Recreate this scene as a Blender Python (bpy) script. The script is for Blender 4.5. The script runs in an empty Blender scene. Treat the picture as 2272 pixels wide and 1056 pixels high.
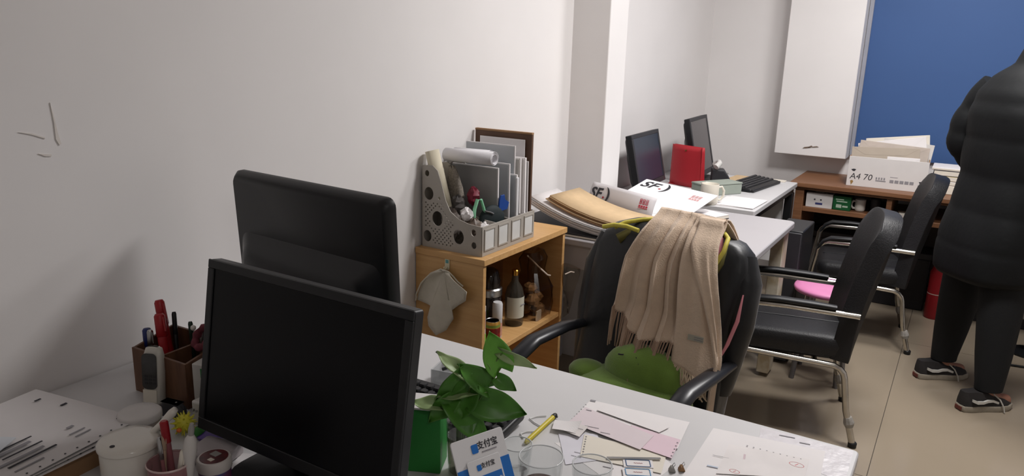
import bpy, bmesh, math, random
from mathutils import Vector, Matrix
random.seed(7)
S = bpy.context.scene
COL = S.collection
PI = math.pi

# ---------------------------------------------------------------- camera
F_PX, PITCH, ROLL, YAW, CAM_H = 1672.6, math.radians(14.3225), math.radians(1.7172), math.radians(30.846), 1.5
cam = bpy.data.cameras.new('camera'); cam_o = bpy.data.objects.new('camera', cam); COL.objects.link(cam_o)
cam.sensor_width = 36.0; cam.sensor_fit = 'HORIZONTAL'; cam.lens = F_PX / 2272 * 36.0; cam.clip_start = 0.02
_f = Vector((-math.sin(YAW)*math.cos(PITCH), math.cos(YAW)*math.cos(PITCH), -math.sin(PITCH)))
_r = Vector((math.cos(YAW), math.sin(YAW), 0)); _u = _r.cross(_f)
_r2 = math.cos(ROLL)*_r + math.sin(ROLL)*_u; _u2 = -math.sin(ROLL)*_r + math.cos(ROLL)*_u
cam_o.matrix_world = Matrix(((_r2.x, _u2.x, -_f.x, 0), (_r2.y, _u2.y, -_f.y, 0), (_r2.z, _u2.z, -_f.z, CAM_H), (0, 0, 0, 1)))
S.camera = cam_o

# ---------------------------------------------------------------- world, exposure
w = bpy.data.worlds.new('World'); S.world = w; w.use_nodes = True
w.node_tree.nodes['Background'].inputs[0].default_value = (0.8, 0.85, 0.9, 1)
w.node_tree.nodes['Background'].inputs[1].default_value = 0.3
S.view_settings.view_transform = 'Standard'; S.view_settings.look = 'None'
S.view_settings.exposure = 0.0; S.view_settings.gamma = 1.0
S.view_settings.use_curve_mapping = False

LAMPS = [((-.05, 2.8, 2.66), 43.0), ((1.0, -.3, 2.66), 6.0), ((-.05, 3.95, 2.66), 31.0)]     # ceiling lamps: place, watts; second and third are added fill, unseen

# ---------------------------------------------------------------- materials
def lin(c):
    out = []
    for v in c[:3]:
        v = v/255.0
        out.append(v/12.92 if v <= 0.04045 else ((v+0.055)/1.055)**2.4)
    return (*out, 1.0)
MATS = {}
def mat(name, col, rough=0.5, metal=0.0, var=0.06, scale=12.0, bump=0.0, bscale=60.0, spec=0.5, stretch=None,
        sheen=0.0, coat=0.0, emit=0.0, trans=0.0, ior=1.45, alpha=1.0, col2=None, sss=0.0):
    if name in MATS: return MATS[name]
    m = bpy.data.materials.new(name); m.use_nodes = True; MATS[name] = m
    nt = m.node_tree; p = nt.nodes['Principled BSDF']
    c = lin(col); p.inputs['Base Color'].default_value = c
    p.inputs['Roughness'].default_value = rough; p.inputs['Metallic'].default_value = metal
    p.inputs['Specular IOR Level'].default_value = spec; p.inputs['IOR'].default_value = ior
    p.inputs['Sheen Weight'].default_value = sheen; p.inputs['Coat Weight'].default_value = coat
    p.inputs['Transmission Weight'].default_value = trans; p.inputs['Alpha'].default_value = alpha
    tc = nt.nodes.new('ShaderNodeTexCoord'); mp = nt.nodes.new('ShaderNodeMapping')
    nt.links.new(tc.outputs['Object'], mp.inputs[0])
    if stretch: mp.inputs['Scale'].default_value = stretch
    if var > 0:
        n = nt.nodes.new('ShaderNodeTexNoise'); n.inputs['Scale'].default_value = scale; n.inputs['Detail'].default_value = 5
        nt.links.new(mp.outputs[0], n.inputs['Vector'])
        r = nt.nodes.new('ShaderNodeValToRGB')
        a = col2 and lin(col2)
        lo = a if a else tuple(x*(1-var) for x in c[:3])+(1,)
        hi = c if a else tuple(min(1, x*(1+var)) for x in c[:3])+(1,)
        r.color_ramp.elements[0].color = lo; r.color_ramp.elements[1].color = hi
        r.color_ramp.elements[0].position = 0.3; r.color_ramp.elements[1].position = 0.7
        nt.links.new(n.outputs['Fac'], r.inputs[0]); nt.links.new(r.outputs[0], p.inputs['Base Color'])
    if bump > 0:
        n2 = nt.nodes.new('ShaderNodeTexNoise'); n2.inputs['Scale'].default_value = bscale; n2.inputs['Detail'].default_value = 3
        nt.links.new(mp.outputs[0], n2.inputs['Vector'])
        b = nt.nodes.new('ShaderNodeBump'); b.inputs['Strength'].default_value = bump; b.inputs['Distance'].default_value = 0.005
        nt.links.new(n2.outputs['Fac'], b.inputs['Height']); nt.links.new(b.outputs[0], p.inputs['Normal'])
    if emit > 0:
        p.inputs['Emission Color'].default_value = c; p.inputs['Emission Strength'].default_value = emit
    return m
def clear(name, col, tint=0.85, gloss=0.05):                     # thin clear plastic or glass wall
    if name in MATS: return MATS[name]
    m = bpy.data.materials.new(name); m.use_nodes = True; MATS[name] = m
    nt = m.node_tree; nt.nodes.clear()
    o = nt.nodes.new('ShaderNodeOutputMaterial'); mx = nt.nodes.new('ShaderNodeMixShader')
    t = nt.nodes.new('ShaderNodeBsdfTransparent'); g = nt.nodes.new('ShaderNodeBsdfGlossy'); fr = nt.nodes.new('ShaderNodeLayerWeight')
    t.inputs[0].default_value = tuple(x*tint for x in lin(col)[:3])+(1,); g.inputs['Roughness'].default_value = gloss
    fr.inputs['Blend'].default_value = 0.3
    pw = nt.nodes.new('ShaderNodeMath'); pw.operation = 'POWER'; pw.inputs[1].default_value = 2.0
    ml = nt.nodes.new('ShaderNodeMath'); ml.operation = 'MULTIPLY_ADD'; ml.inputs[1].default_value = 0.45; ml.inputs[2].default_value = 0.03
    nt.links.new(fr.outputs['Facing'], pw.inputs[0]); nt.links.new(pw.outputs[0], ml.inputs[0]); nt.links.new(ml.outputs[0], mx.inputs[0]); nt.links.new(t.outputs[0], mx.inputs[1]); nt.links.new(g.outputs[0], mx.inputs[2])
    nt.links.new(mx.outputs[0], o.inputs[0])
    return m
def wood(name, c1, c2, rough=0.45, scale=(3, 40, 40)):
    return mat(name, c1, rough, var=0.2, scale=1.6, stretch=scale, col2=c2, bump=0.03, bscale=3)

# ---------------------------------------------------------------- mesh builder
class MB:
    def __init__(s): s.v = []; s.f = []
    def add(s, vs, fs):
        o = len(s.v); s.v += [Vector(p) for p in vs]; s.f += [tuple(i+o for i in q) for q in fs]; return s
    def box(s, lo, hi):
        x0, y0, z0 = lo; x1, y1, z1 = hi
        return s.add([(x0,y0,z0),(x1,y0,z0),(x1,y1,z0),(x0,y1,z0),(x0,y0,z1),(x1,y0,z1),(x1,y1,z1),(x0,y1,z1)],
                     [(0,3,2,1),(4,5,6,7),(0,1,5,4),(1,2,6,5),(2,3,7,6),(3,0,4,7)])
    def cbox(s, c, d): return s.box([c[i]-d[i]/2 for i in range(3)], [c[i]+d[i]/2 for i in range(3)])
    def loft(s, rings, cap=True, close=True):
        n = len(rings[0]); o = len(s.v); vs = [p for r in rings for p in r]; fs = []
        m = n if close else n-1
        for i in range(len(rings)-1):
            for j in range(m):
                k = (j+1) % n; fs.append((i*n+j, i*n+k, (i+1)*n+k, (i+1)*n+j))
        if cap and close:
            fs.append(tuple(range(n-1, -1, -1))); L = (len(rings)-1)*n; fs.append(tuple(L+j for j in range(n)))
        return s.add(vs, fs)
    def tube(s, pts, r, seg=10, cap=True, flat=1.0, up=None):
        pts = [Vector(p) for p in pts]; rings = []; N = len(pts); prev = None
        for i, p in enumerate(pts):
            d = (pts[min(i+1, N-1)]-pts[max(i-1, 0)]).normalized()
            if prev is None:
                a = Vector(up) if up else (Vector((0, 0, 1)) if abs(d.z) < 0.9 else Vector((1, 0, 0)))
                a = (a-d*a.dot(d)).normalized()
            else: a = (prev-d*prev.dot(d)).normalized()
            prev = a; b = d.cross(a); rr = r[i] if isinstance(r, (list, tuple)) else r
            rings.append([p+a*(math.cos(2*PI*j/seg)*rr*flat)+b*(math.sin(2*PI*j/seg)*rr) for j in range(seg)])
        return s.loft(rings, cap)
    def lathe(s, prof, seg=24, c=(0, 0, 0), cap=True):
        rings = [[(c[0]+r*math.cos(2*PI*j/seg), c[1]+r*math.sin(2*PI*j/seg), c[2]+z) for j in range(seg)] for r, z in prof]
        return s.loft(rings, cap)
    def ell(s, c, r, nu=16, nv=10):
        rings = []
        for i in range(nv+1):
            t = -PI/2+PI*i/nv; rr = max(math.cos(t), 0.02)
            rings.append([(c[0]+r[0]*rr*math.cos(2*PI*j/nu), c[1]+r[1]*rr*math.sin(2*PI*j/nu), c[2]+r[2]*math.sin(t)) for j in range(nu)])
        return s.loft(rings)
    def prism(s, poly, z0, z1, axis='z'):
        n = len(poly)
        def P(a, b, h): return {'z': (a, b, h), 'y': (a, h, b), 'x': (h, a, b)}[axis]
        return s.add([P(a, b, z0) for a, b in poly]+[P(a, b, z1) for a, b in poly],
                     [tuple(range(n-1, -1, -1)), tuple(range(n, 2*n))]+[(i, (i+1) % n, n+(i+1) % n, n+i) for i in range(n)])
    def grid(s, fn, nu, nv):
        vs = [fn(i/nu, j/nv) for j in range(nv+1) for i in range(nu+1)]; k = nu+1
        return s.add(vs, [(j*k+i, j*k+i+1, (j+1)*k+i+1, (j+1)*k+i) for j in range(nv) for i in range(nu)])
    def xf(s, M):
        s.v = [M @ p for p in s.v]; return s
def RX(a): return Matrix.Rotation(math.radians(a), 4, 'X')
def RY(a): return Matrix.Rotation(math.radians(a), 4, 'Y')
def RZ(a): return Matrix.Rotation(math.radians(a), 4, 'Z')
def T(x, y=0, z=0): return Matrix.Translation((x, y, z) if not isinstance(x, (tuple, Vector)) else x)
def arc(c, r, a0, a1, n, ax=(0, 2), base=0.0):
    out = []
    for i in range(n+1):
        a = math.radians(a0+(a1-a0)*i/n); p = [base]*3; p[ax[0]] = c[0]+r*math.cos(a); p[ax[1]] = c[1]+r*math.sin(a); out.append(tuple(p))
    return out
def rrect(w_, d_, r, seg=4, c=(0, 0)):
    out = []
    for k, (sx, sy) in enumerate(((1, 1), (-1, 1), (-1, -1), (1, -1))):
        for i in range(seg+1):
            a = math.radians(90*k+90*i/seg)
            out.append((c[0]+sx*(w_/2-r)+r*math.cos(a), c[1]+sy*(d_/2-r)+r*math.sin(a)))
    return out
def circ(c, r, n=20, ry=None): return [(c[0]+r*math.cos(2*PI*i/n), c[1]+(ry or r)*math.sin(2*PI*i/n)) for i in range(n)]

def link(name, me, m, parent=None):
    o = bpy.data.objects.new(name, me); COL.objects.link(o)
    if m is not None and len(me.materials) == 0: me.materials.append(m)
    if parent is not None: o.parent = parent
    return o
def obj(name, mb, m, parent=None, bevel=0.0, seg=2, smooth=38, sub=0, solid=0.0, off=0.0):
    me = bpy.data.meshes.new(name); me.from_pydata([tuple(v) for v in mb.v], [], mb.f); me.update()
    bm = bmesh.new(); bm.from_mesh(me); bmesh.ops.recalc_face_normals(bm, faces=bm.faces); bm.to_mesh(me); bm.free()
    me.polygons.foreach_set('use_smooth', [smooth > 0]*len(me.polygons))
    if smooth > 0 and (sub == 0 or smooth < 60): me.set_sharp_from_angle(angle=math.radians(smooth))
    o = link(name, me, m, parent)
    if solid: k = o.modifiers.new('solid', 'SOLIDIFY'); k.thickness = solid; k.offset = off
    if bevel: k = o.modifiers.new('bevel', 'BEVEL'); k.width = bevel; k.segments = seg; k.limit_method = 'ANGLE'; k.angle_limit = math.radians(40)
    if sub: k = o.modifiers.new('sub', 'SUBSURF'); k.levels = sub; k.render_levels = sub
    return o
def tag(o, label, cat, group=None, kind=None):
    o['label'] = label; o['category'] = cat
    if group: o['group'] = group
    if kind: o['kind'] = kind
    return o
def thing(name, label, cat, loc=(0, 0, 0), rz=0.0, group=None):
    o = bpy.data.objects.new(name, None); COL.objects.link(o); o.empty_display_size = 0.05
    o.location = loc; o.rotation_euler = (0, 0, math.radians(rz)); tag(o, label, cat, group); return o
def struct(name, mb, m, bevel=0.0, label=None, parent=None):
    o = obj(name, mb, m, parent, bevel)
    if parent is None:
        o['kind'] = 'structure'; o['category'] = name.split('_')[0]
        if label: o['label'] = label
    return o
def dup(root, loc=None, rz=None, label=None, group=None):
    r = root.copy(); COL.objects.link(r)
    if loc is not None: r.location = loc
    if rz is not None: r.rotation_euler = (0, 0, math.radians(rz))
    if label: r['label'] = label
    if group: r['group'] = group
    for ch in list(root.children):
        c = ch.copy(); COL.objects.link(c); c.parent = r
        for g in ch.children:
            d = g.copy(); COL.objects.link(d); d.parent = c
    return r
def plate(outer, holes, th):                                      # flat plate with holes in local XY, thickness th about z=0
    cu = bpy.data.curves.new('plate', 'CURVE'); cu.dimensions = '2D'; cu.fill_mode = 'BOTH'; cu.extrude = th/2
    for poly in [outer]+holes:
        sp = cu.splines.new('POLY'); sp.points.add(len(poly)-1); sp.use_cyclic_u = True
        for i, p in enumerate(poly): sp.points[i].co = (p[0], p[1], 0, 1)
    o = bpy.data.objects.new('plate', cu); COL.objects.link(o)
    me = bpy.data.meshes.new_from_object(o.evaluated_get(bpy.context.evaluated_depsgraph_get()))
    bpy.data.objects.remove(o); bpy.data.curves.remove(cu); me.materials.clear(); return me
def text(name, body, size, m, parent, M, depth=0.0002, bold=0.0, align='CENTER', shear=0.0):
    cu = bpy.data.curves.new('text', 'FONT'); cu.body = body; cu.size = size; cu.extrude = depth; cu.align_x = align; cu.align_y = 'CENTER'
    cu.offset = bold; cu.shear = shear; cu.resolution_u = 3
    o = bpy.data.objects.new('text', cu); COL.objects.link(o)
    me = bpy.data.meshes.new_from_object(o.evaluated_get(bpy.context.evaluated_depsgraph_get()))
    bpy.data.objects.remove(o); bpy.data.curves.remove(cu)
    me.materials.clear(); me.transform(M); return link(name, me, m, parent)
def frame(o, ex, ey):                                             # matrix from an origin and two in-plane axes
    ex = Vector(ex).normalized(); n = ex.cross(Vector(ey)).normalized(); ey = n.cross(ex)
    return Matrix(((ex.x, ey.x, n.x, o[0]), (ex.y, ey.y, n.y, o[1]), (ex.z, ey.z, n.z, o[2]), (0, 0, 0, 1)))

# ---------------------------------------------------------------- shared materials
WALL = mat('wall_paint', (228, 225, 224), 0.7, var=0.02, scale=3, bump=0.06, bscale=9)
WHITE = mat('white_laminate', (205, 204, 205), 0.38, var=0.015, scale=6)
LILAC = mat('pale_laminate', (174, 171, 174), 0.38, var=0.015, scale=6)
BLACK = mat('black_plastic', (17, 18, 21), 0.45, var=0.1, scale=30)
SCREEN = mat('screen_glass', (7, 8, 11), 0.3, var=0.0, spec=0.2)
CHROME = mat('worn_chrome', (190, 186, 178), 0.22, metal=1.0, var=0.12, scale=25)
LEATHER = mat('black_leather', (27, 27, 30), 0.5, var=0.12, scale=20, bump=0.25, bscale=180)
PAPER = mat('white_paper', (228, 224, 224), 0.8, var=0.02, scale=10)
PAPER2 = mat('cream_paper', (224, 217, 204), 0.8, var=0.02, scale=10)
PINKP = mat('pink_copy_paper', (222, 198, 208), 0.8, var=0.03, scale=10)
INK = mat('ink', (45, 44, 50), 0.7, var=0)
GINK = mat('grey_ink', (140, 138, 142), 0.7, var=0)
REDI = mat('red_ink', (196, 96, 98), 0.7, var=0)
RED = mat('red_plastic', (150, 24, 34), 0.4, var=0.05)
GREYP = mat('grey_plastic', (150, 147, 143), 0.45, var=0.04)
DARK = mat('dark_grey_plastic', (48, 48, 52), 0.5, var=0.1)
CERAM = mat('white_glaze', (212, 208, 200), 0.18, var=0.02, coat=0.3)
STEEL = mat('steel', (170, 170, 170), 0.3, metal=1.0, var=0.05)
GLASS = clear('clear_glass', (250, 251, 251), 0.985)
BAGP = clear('clear_bag', (215, 205, 195), 0.9, 0.12)
OAK = wood('oak_veneer', (206, 164, 110), (192, 148, 94))
CHERRY = wood('cherry_wood', (132, 92, 64), (110, 74, 50))
KRAFT = mat('kraft_paper', (206, 178, 140), 0.85, var=0.05, scale=30)
CARD = mat('brown_card', (150, 116, 84), 0.85, var=0.06, scale=30)
BLUE = mat('blue_print', (28, 110, 190), 0.5, var=0.0)
WX, BY = -1.61, 5.29
# ---------------------------------------------------------------- the setting
RXW, NY, CZ = 2.6, -1.6, 2.8
fl = struct('floor', MB().box((WX-.1, NY-.1, -.06), (RXW+.1, BY+.1, -.012)), mat('grout', (92, 84, 74), 0.8), label='beige glossy tiled floor of the office')
TILE = mat('polished_tile', (154, 141, 123), 0.16, var=0.035, scale=2.2, spec=0.45)
ts, tl = 0.8, 1.6; x0 = -0.13-2*ts; tme = None
for i in range(6):
    for j in range(6):
        ax, ay = x0+i*ts, -1.99+j*tl
        lo = (max(ax+.0015, WX), max(ay+.0015, NY), -.014); hi = (min(ax+ts-.0015, RXW), min(ay+tl-.0015, BY), 0)
        if hi[0]-lo[0] < .02 or hi[1]-lo[1] < .02: continue
        full = abs(hi[0]-lo[0]-ts+.003) < 1e-4 and abs(hi[1]-lo[1]-tl+.003) < 1e-4
        if full and tme: o = link('tile', tme, TILE, fl); o.location = (lo[0], lo[1], 0)
        else:
            o = obj('tile', MB().box((0, 0, -.014), (hi[0]-lo[0], hi[1]-lo[1], 0)), TILE, fl); o.location = (lo[0], lo[1], 0)
            if full: tme = o.data
wl = struct('wall_left', MB().box((WX-.1, NY-.1, 0), (WX, BY+.1, CZ)), WALL, label='long white plaster wall with a flaking patch')
# flaked paint on the left wall: a lifted curl and a small torn strip
flk = MB()
flk.prism([(.843, 1.36), (.846, 1.32), (.846, 1.285), (.852, 1.272), (.856, 1.275), (.851, 1.3), (.848, 1.33)], WX, WX+.002, 'x')
obj('flaked_paint', flk, mat('flaked_paint', (222, 216, 210), 0.8), wl)
obj('flaked_paint', MB().prism([(.808, 1.259), (.822, 1.252), (.833, 1.251), (.834, 1.255), (.82, 1.257)], WX, WX+.002, 'x'), mat('flaked_paint', (222, 216, 210), 0.8), wl)
obj('flaked_paint', MB().prism([(.776, 1.305), (.80, 1.298), (.825, 1.288), (.825, 1.291), (.80, 1.301)], WX, WX+.002, 'x'), mat('flaked_paint', (222, 216, 210), 0.8), wl)
struct('wall_back', MB().box((WX-.1, BY, 0), (RXW+.1, BY+.1, CZ)), WALL, label='white back wall behind the wooden counter')
struct('wall_right', MB().box((RXW, NY-.1, 0), (RXW+.1, BY+.1, CZ)), WALL, label='white right wall of the office')
struct('wall_near', MB().box((WX-.1, NY-.1, 0), (RXW+.1, NY, CZ)), WALL, label='white near wall of the office')
struct('ceiling', MB().box((WX-.1, NY-.1, CZ), (RXW+.1, BY+.1, CZ+.08)), WALL, label='white flat ceiling')
struct('trim_1', MB().box((WX-.02, 3.18, 0), (-1.427, 3.38, CZ)), WALL, .004, label='white square pilaster standing out of the left wall')
bxo = struct('trim_2', MB().box((-1.075, 5.12, .868), (-.638, BY, CZ)), WALL, .004, label='white boxed-in column hanging on the back wall above the counter')
scu = MB()
for (a, b, c_, d) in ((-.90, .915, .05, .008), (-.845, .925, .04, .006), (-.87, .92, .03, .01)):
    scu.prism([(a, b), (a+c_*.4, b+d*.2), (a+c_, b+d), (a+c_*.7, b+d*1.6), (a+.01, b+d)], 5.116, 5.12, 'y')
obj('scuff', scu, mat('scuffed_plaster', (120, 104, 92), 0.9), bxo)
# blue panel covering the window on the back wall
t = thing('blue_panel', 'large flat blue panel filling the back wall above the counter', 'panel', (0, BY, 0))
BLUEP = mat('blue_panel_paint', (58, 90, 142), 0.6, var=0.03, scale=2)
obj('panel_sheet', MB().box((-.612, -.03, .88), (2.2, -.001, 2.75)), BLUEP, t)
obj('edge_strip', MB().box((-.636, -.045, .88), (-.612, -.001, 2.75)), mat('grey_strip', (150, 152, 162), 0.5), t, .002)

# ---------------------------------------------------------------- ceiling lamp and two added fill lamps
for k, (p, wt) in enumerate(LAMPS):
    t = thing('ceiling_lamp', ['square ceiling lamp above the middle of the room', 'square fill lamp added near the near wall', 'square fill lamp added nearest the blue panel'][k], 'lamp', (p[0], p[1], CZ), 0)
    obj('housing', MB().box((-.31, -.31, -.09), (.31, .31, -.001)), WHITE, t, .006)
    obj('diffuser', MB().box((-.28, -.28, -.1), (.28, .28, -.088)), mat('lamp_diffuser', (255, 250, 240), 0.5, var=0, emit=2.0), t, .004)
    L = bpy.data.lights.new('lamp_light', 'AREA'); L.shape = 'SQUARE'; L.size = 0.5; L.energy = wt; L.color = (1.0, 0.975, 0.965)
    lo = bpy.data.objects.new('lamp_light', L); COL.objects.link(lo); lo.parent = t; lo.location = (0, 0, p[2]-CZ)

# ---------------------------------------------------------------- desks
def rtop(x0, x1, y0, y1, z, th, r=.02):
    return MB().prism([(a, b) for a, b in rrect(x1-x0, y1-y0, r, 4, ((x0+x1)/2, (y0+y1)/2))], z-th, z)
# near double desk
t = thing('office_desk', 'white topped office desk carrying the near black monitors and loose receipts', 'desk', (-.85, .9, 0))
obj('tabletop', rtop(-.755, .762, -.78, .6, .75, .026, .012), WHITE, t, .003)
DL = mat('grey_leg', (150, 152, 156), 0.45, var=0.03)
for sx in (-.70, .70):
    for sy in (-.7, .52):
        obj('leg', MB().cbox((sx, sy, .362), (.04, .04, .724)), DL, t, .003)
obj('crossbar', MB().box((-.68, .505, .66), (.68, .535, .724)), DL, t, .003)
obj('modesty_panel', MB().box((-.68, -.11, .3), (.68, -.09, .724)), WHITE, t, .002)
# middle desk with drawer pedestal
t = thing('office_desk', 'pale office desk heaped with courier envelopes behind the scarf chair', 'desk', (-1.1, 3.1, 0))
obj('tabletop', rtop(-.507, .478, -.44, .5, .75, .028, .03), LILAC, t, .005)
ap = obj('apron', MB().box((-.50, -.42, .62), (.44, -.402, .722)), LILAC, t, .002)
obj('side_panel', MB().box((-.5, -.40, 0), (-.48, .07, .722)), LILAC, t, .002)
for sx, sy in ((-.46, .46), (.36, -.38)): obj('leg', MB().cbox((sx, sy, .36), (.035, .035, .72)), DL, t, .003)
FLOR = mat('floral_front', (206, 200, 186), 0.5, var=0.3, scale=14, col2=(168, 150, 120))
obj('end_panel', MB().box((.40, .39, .02), (.455, .49, .722)), FLOR, t, .003)
# far desk
t = thing('office_desk', 'white desk with black legs in the far corner beside the wooden counter', 'desk', (-1.22, 4.23, 0))
obj('tabletop', rtop(-.385, .385, -.53, .505, .75, .026, .01), WHITE, t, .003)
obj('edge_frame', MB().box((-.36, -.5, .69), (.37, .49, .724)), BLACK, t, .002)
for sx in (-.34, .35):
    for sy in (-.48, .48): obj('leg', MB().cbox((sx, sy, .345), (.045, .045, .69)), BLACK, t, .003)
obj('back_panel', MB().box((-.3, .47, .25), (.32, .485, .69)), WHITE, t, .002)
# black computer tower at the end of the middle desk
t = thing('computer_tower', 'tall black computer tower standing between the middle and far desks', 'computer', (-.665, 3.86, 0))
obj('case', MB().box((-.065, -.15, .012), (.065, .14, .68)), BLACK, t, .006)
obj('front_panel', MB().box((-.06, -.162, .02), (.06, -.15, .672)), DARK, t, .004)
for sy in (-.1, .1):
    for sx in (-.05, .05): obj('foot', MB().cbox((sx, sy, .006), (.02, .02, .012)), BLACK, t)

# ---------------------------------------------------------------- wooden counter on the back wall
t = thing('counter', 'long brown wooden counter with open cubbies along the back wall', 'counter', (0, 0, 0))
obj('worktop', MB().box((-.885, 4.745, .722), (1.3, BY-.002, .75)), CHERRY, t, .004)
obj('moulding', MB().box((-.865, 4.76, .708), (1.29, 5.2, .722)), CHERRY, t, .003)
obj('side_panel', MB().box((-.85, 4.77, 0), (-.80, BY-.01, .708)), CHERRY, t, .002)
obj('side_panel', MB().box((1.23, 4.77, 0), (1.28, BY-.01, .708)), CHERRY, t, .002)
obj('shelf', MB().box((-.80, 4.775, .575), (1.23, BY-.012, .602)), CHERRY, t, .002)
for x in (-.345, .25, .75): obj('divider', MB().box((x, 4.775, .602), (x+.028, BY-.012, .708)), CHERRY, t, .002)
obj('back_board', MB().box((-.80, BY-.03, 0), (1.23, BY-.012, .575)), mat('dark_board', (52, 42, 38), 0.6), t)
obj('kick_board', MB().box((-.80, 5.25, .0), (1.23, 5.258, .1)), mat('dark_board', (52, 42, 38), 0.6), t)
# ---------------------------------------------------------------- monitors
def monitor(label, loc, rz, w_, h_, z0, tilt=0.0, style='flat', group=None):
    # local: screen faces -y, base centre at origin; z0 = height of the panel's lower edge
    t = thing('monitor', label, 'monitor', loc, rz, group)
    M = T(0, 0, z0) @ RX(-tilt)
    th = .022 if style == 'flat' else .03
    obj('casing', MB().prism(rrect(w_, h_, .006, 3, (0, h_/2)), 0, th).xf(M @ RX(90) @ T(0, 0, -th)), BLACK, t, .002)
    fr = .016 if style == 'flat' else .02
    scr = MB().box((-w_/2+fr, -.0012, fr+.008), (w_/2-fr, .001, h_-fr)).xf(M)
    obj('screen', scr, SCREEN, t)
    bz = MB()
    for lo, hi in (((-w_/2, -.004, 0), (w_/2, 0, fr+.006)), ((-w_/2, -.004, h_-fr), (w_/2, 0, h_)), ((-w_/2, -.004, fr+.006), (-w_/2+fr, 0, h_-fr)), ((w_/2-fr, -.004, fr+.006), (w_/2, 0, h_-fr))):
        bz.box(lo, hi)
    obj('bezel', bz.xf(M), DARK if style != 'flat' else BLACK, t, .0015)
    # bulged rear housing: stepped back shell
    rings = []
    for d, a, b0, b1 in ((th-.002, .47, .03, .97), (th+.012, .455, .05, .94), (th+.018, .42, .08, .72), (th+.032, .36, .10, .66), (th+.034, .33, .14, .62)):
        rings.append([(x, d, z) for x, z in rrect(w_*2*a, h_*(b1-b0), .02, 4, (0, h_*(b0+b1)/2))])
    obj('rear_housing', MB().loft(rings).xf(M), BLACK, t, smooth=50)
    obj('button', MB().lathe([(.004, 0), (.004, .002)], 10).xf(M @ T(w_/2-.03, -.004, .012) @ RX(90)), STEEL, t)
    nk = MB().loft([[(x, y+.0, z) for x, y in rrect(.07, .03, .01, 3, (0, .045))] for z in (.012, z0+h_*.35)])
    obj('neck', nk, BLACK, t, .003)
    obj('base', MB().loft([[(x, y, z) for x, y in rrect(a, b, .05, 5, (0, .03))] for a, b, z in ((.24, .17, 0), (.24, .17, .007), (.2, .13, .014))]), BLACK, t, .001)
    return t
# near pair on the near desk
monitor('black flat monitor with blank dark screen, beside the potted plant', (-.914, .803, .75), -0.3, .478, .322, .038, 9, 'flat')
# far monitor seen from behind
def monitor_back():
    t = thing('monitor', 'black monitor seen from its ribbed back, behind the other near screen', 'monitor', (-1.20, 1.16, .75), 175.5)
    w_, h_ = .508, .345; M = T(0, 0, .106) @ RX(-3)
    rings = [[(x, d, z) for x, z in rrect(w_*k, h_*k2, .02, 5, (0, h_/2))] for d, k, k2 in ((-.012, 1, 1), (.0, 1.0, 1.0), (.010, .975, .97), (.016, .955, .945))]
    obj('casing', MB().loft(rings).xf(M), BLACK, t, smooth=60)
    obj('screen', MB().box((-w_/2+.016, -.0135, .02), (w_/2-.016, -.0118, h_-.016)).xf(M), SCREEN, t)
    # raised lower shell with a soft shoulder running across
    rings = []
    for d, a, top in ((.014, .46, .60), (.018, .45, .585), (.030, .42, .53), (.042, .395, .50), (.047, .37, .47), (.047, .30, .40)):
        rings.append([(x, d, z) for x, z in rrect(w_*2*a, h_*top-.01, .03, 6, (0, .01+(h_*top-.01)/2))])
    obj('rear_housing', MB().loft(rings).xf(M), mat('satin_black', (30, 31, 34), 0.34, var=0.05), t, smooth=70)
    obj('screw_cover', MB().lathe([(.002, 0), (.0015, .001)], 8).xf(M @ T(.02, .047, .1) @ RX(-90)), STEEL, t)
    obj('neck', MB().loft([[(x, y, z) for x, y in rrect(.09, .035, .012, 3, (0, .05))] for z in (.012, .2)]), BLACK, t, .003)
    obj('base', MB().loft([[(x, y, z) for x, y in rrect(a, b, .06, 5, (0, .04))] for a, b, z in ((.25, .19, 0), (.25, .19, .007), (.21, .15, .014))]), BLACK, t, .001)
monitor_back()
# pair on the far desk, screens turned to +x
monitor('black monitor with dark blue-grey screen beside the red bag on the far desk', (-1.40, 3.79, .75), 93, .44, .285, .05, 13, 'old')
monitor('black monitor with pale grey screen behind the red bag in the corner', (-1.32, 4.47, .75), 94, .42, .35, .03, 13, 'old')
def recolour(root, part, m):
    for c in root.children:
        if c.name.split('.')[0] == part: c.data.materials[0] = m
recolour(bpy.data.objects['monitor.003'], 'screen', mat('screen_reflecting', (84, 80, 82), 0.25, var=0.03, scale=3))
recolour(bpy.data.objects['monitor.002'], 'screen', mat('screen_blue_grey', (40, 50, 66), 0.3, var=0.03, scale=3))

# ---------------------------------------------------------------- far desk things
t = thing('gift_bag', 'upright red paper bag leaning between the two far monitors', 'bag', (-1.345, 4.165, .75), -20)
RP = mat('red_paper', (172, 34, 44), 0.55, var=0.05, scale=5)
def bagf(u, v):
    return ((-.108+.216*u)*(1-.03*v), -.006-.02*math.sin(PI*u)*(1-v)-.012*math.sin(PI*u*1.5)*v, .004+v*.225)
obj('front_panel', MB().grid(bagf, 10, 8), RP, t, solid=.0015)
obj('rear_panel', MB().grid(lambda u, v: (lambda p: (p[0], .034-.02*v, p[2]))(bagf(u, v)), 10, 8), RP, t, solid=.0015)
for s in (-1, 1):
    obj('gusset', MB().grid(lambda u, v: (s*(.108*(1-.03*v)-.012*math.sin(PI*u)), -.006+.04*u-.02*v*u, .004+v*.225), 4, 6), RP, t, solid=.0012)
obj('bottom', MB().box((-.105, -.02, 0), (.105, .034, .004)), RP, t)
obj('eyelet', MB().lathe([(.006, 0), (.006, .003), (.003, .004)], 12).xf(T(.0, -.017, .205) @ RX(90)), mat('brass', (150, 96, 60), .4, metal=.8), t)
t = thing('desk_phone', 'small white and black desk phone tucked behind the red bag', 'phone', (-1.185, 4.29, .75), 20)
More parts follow.
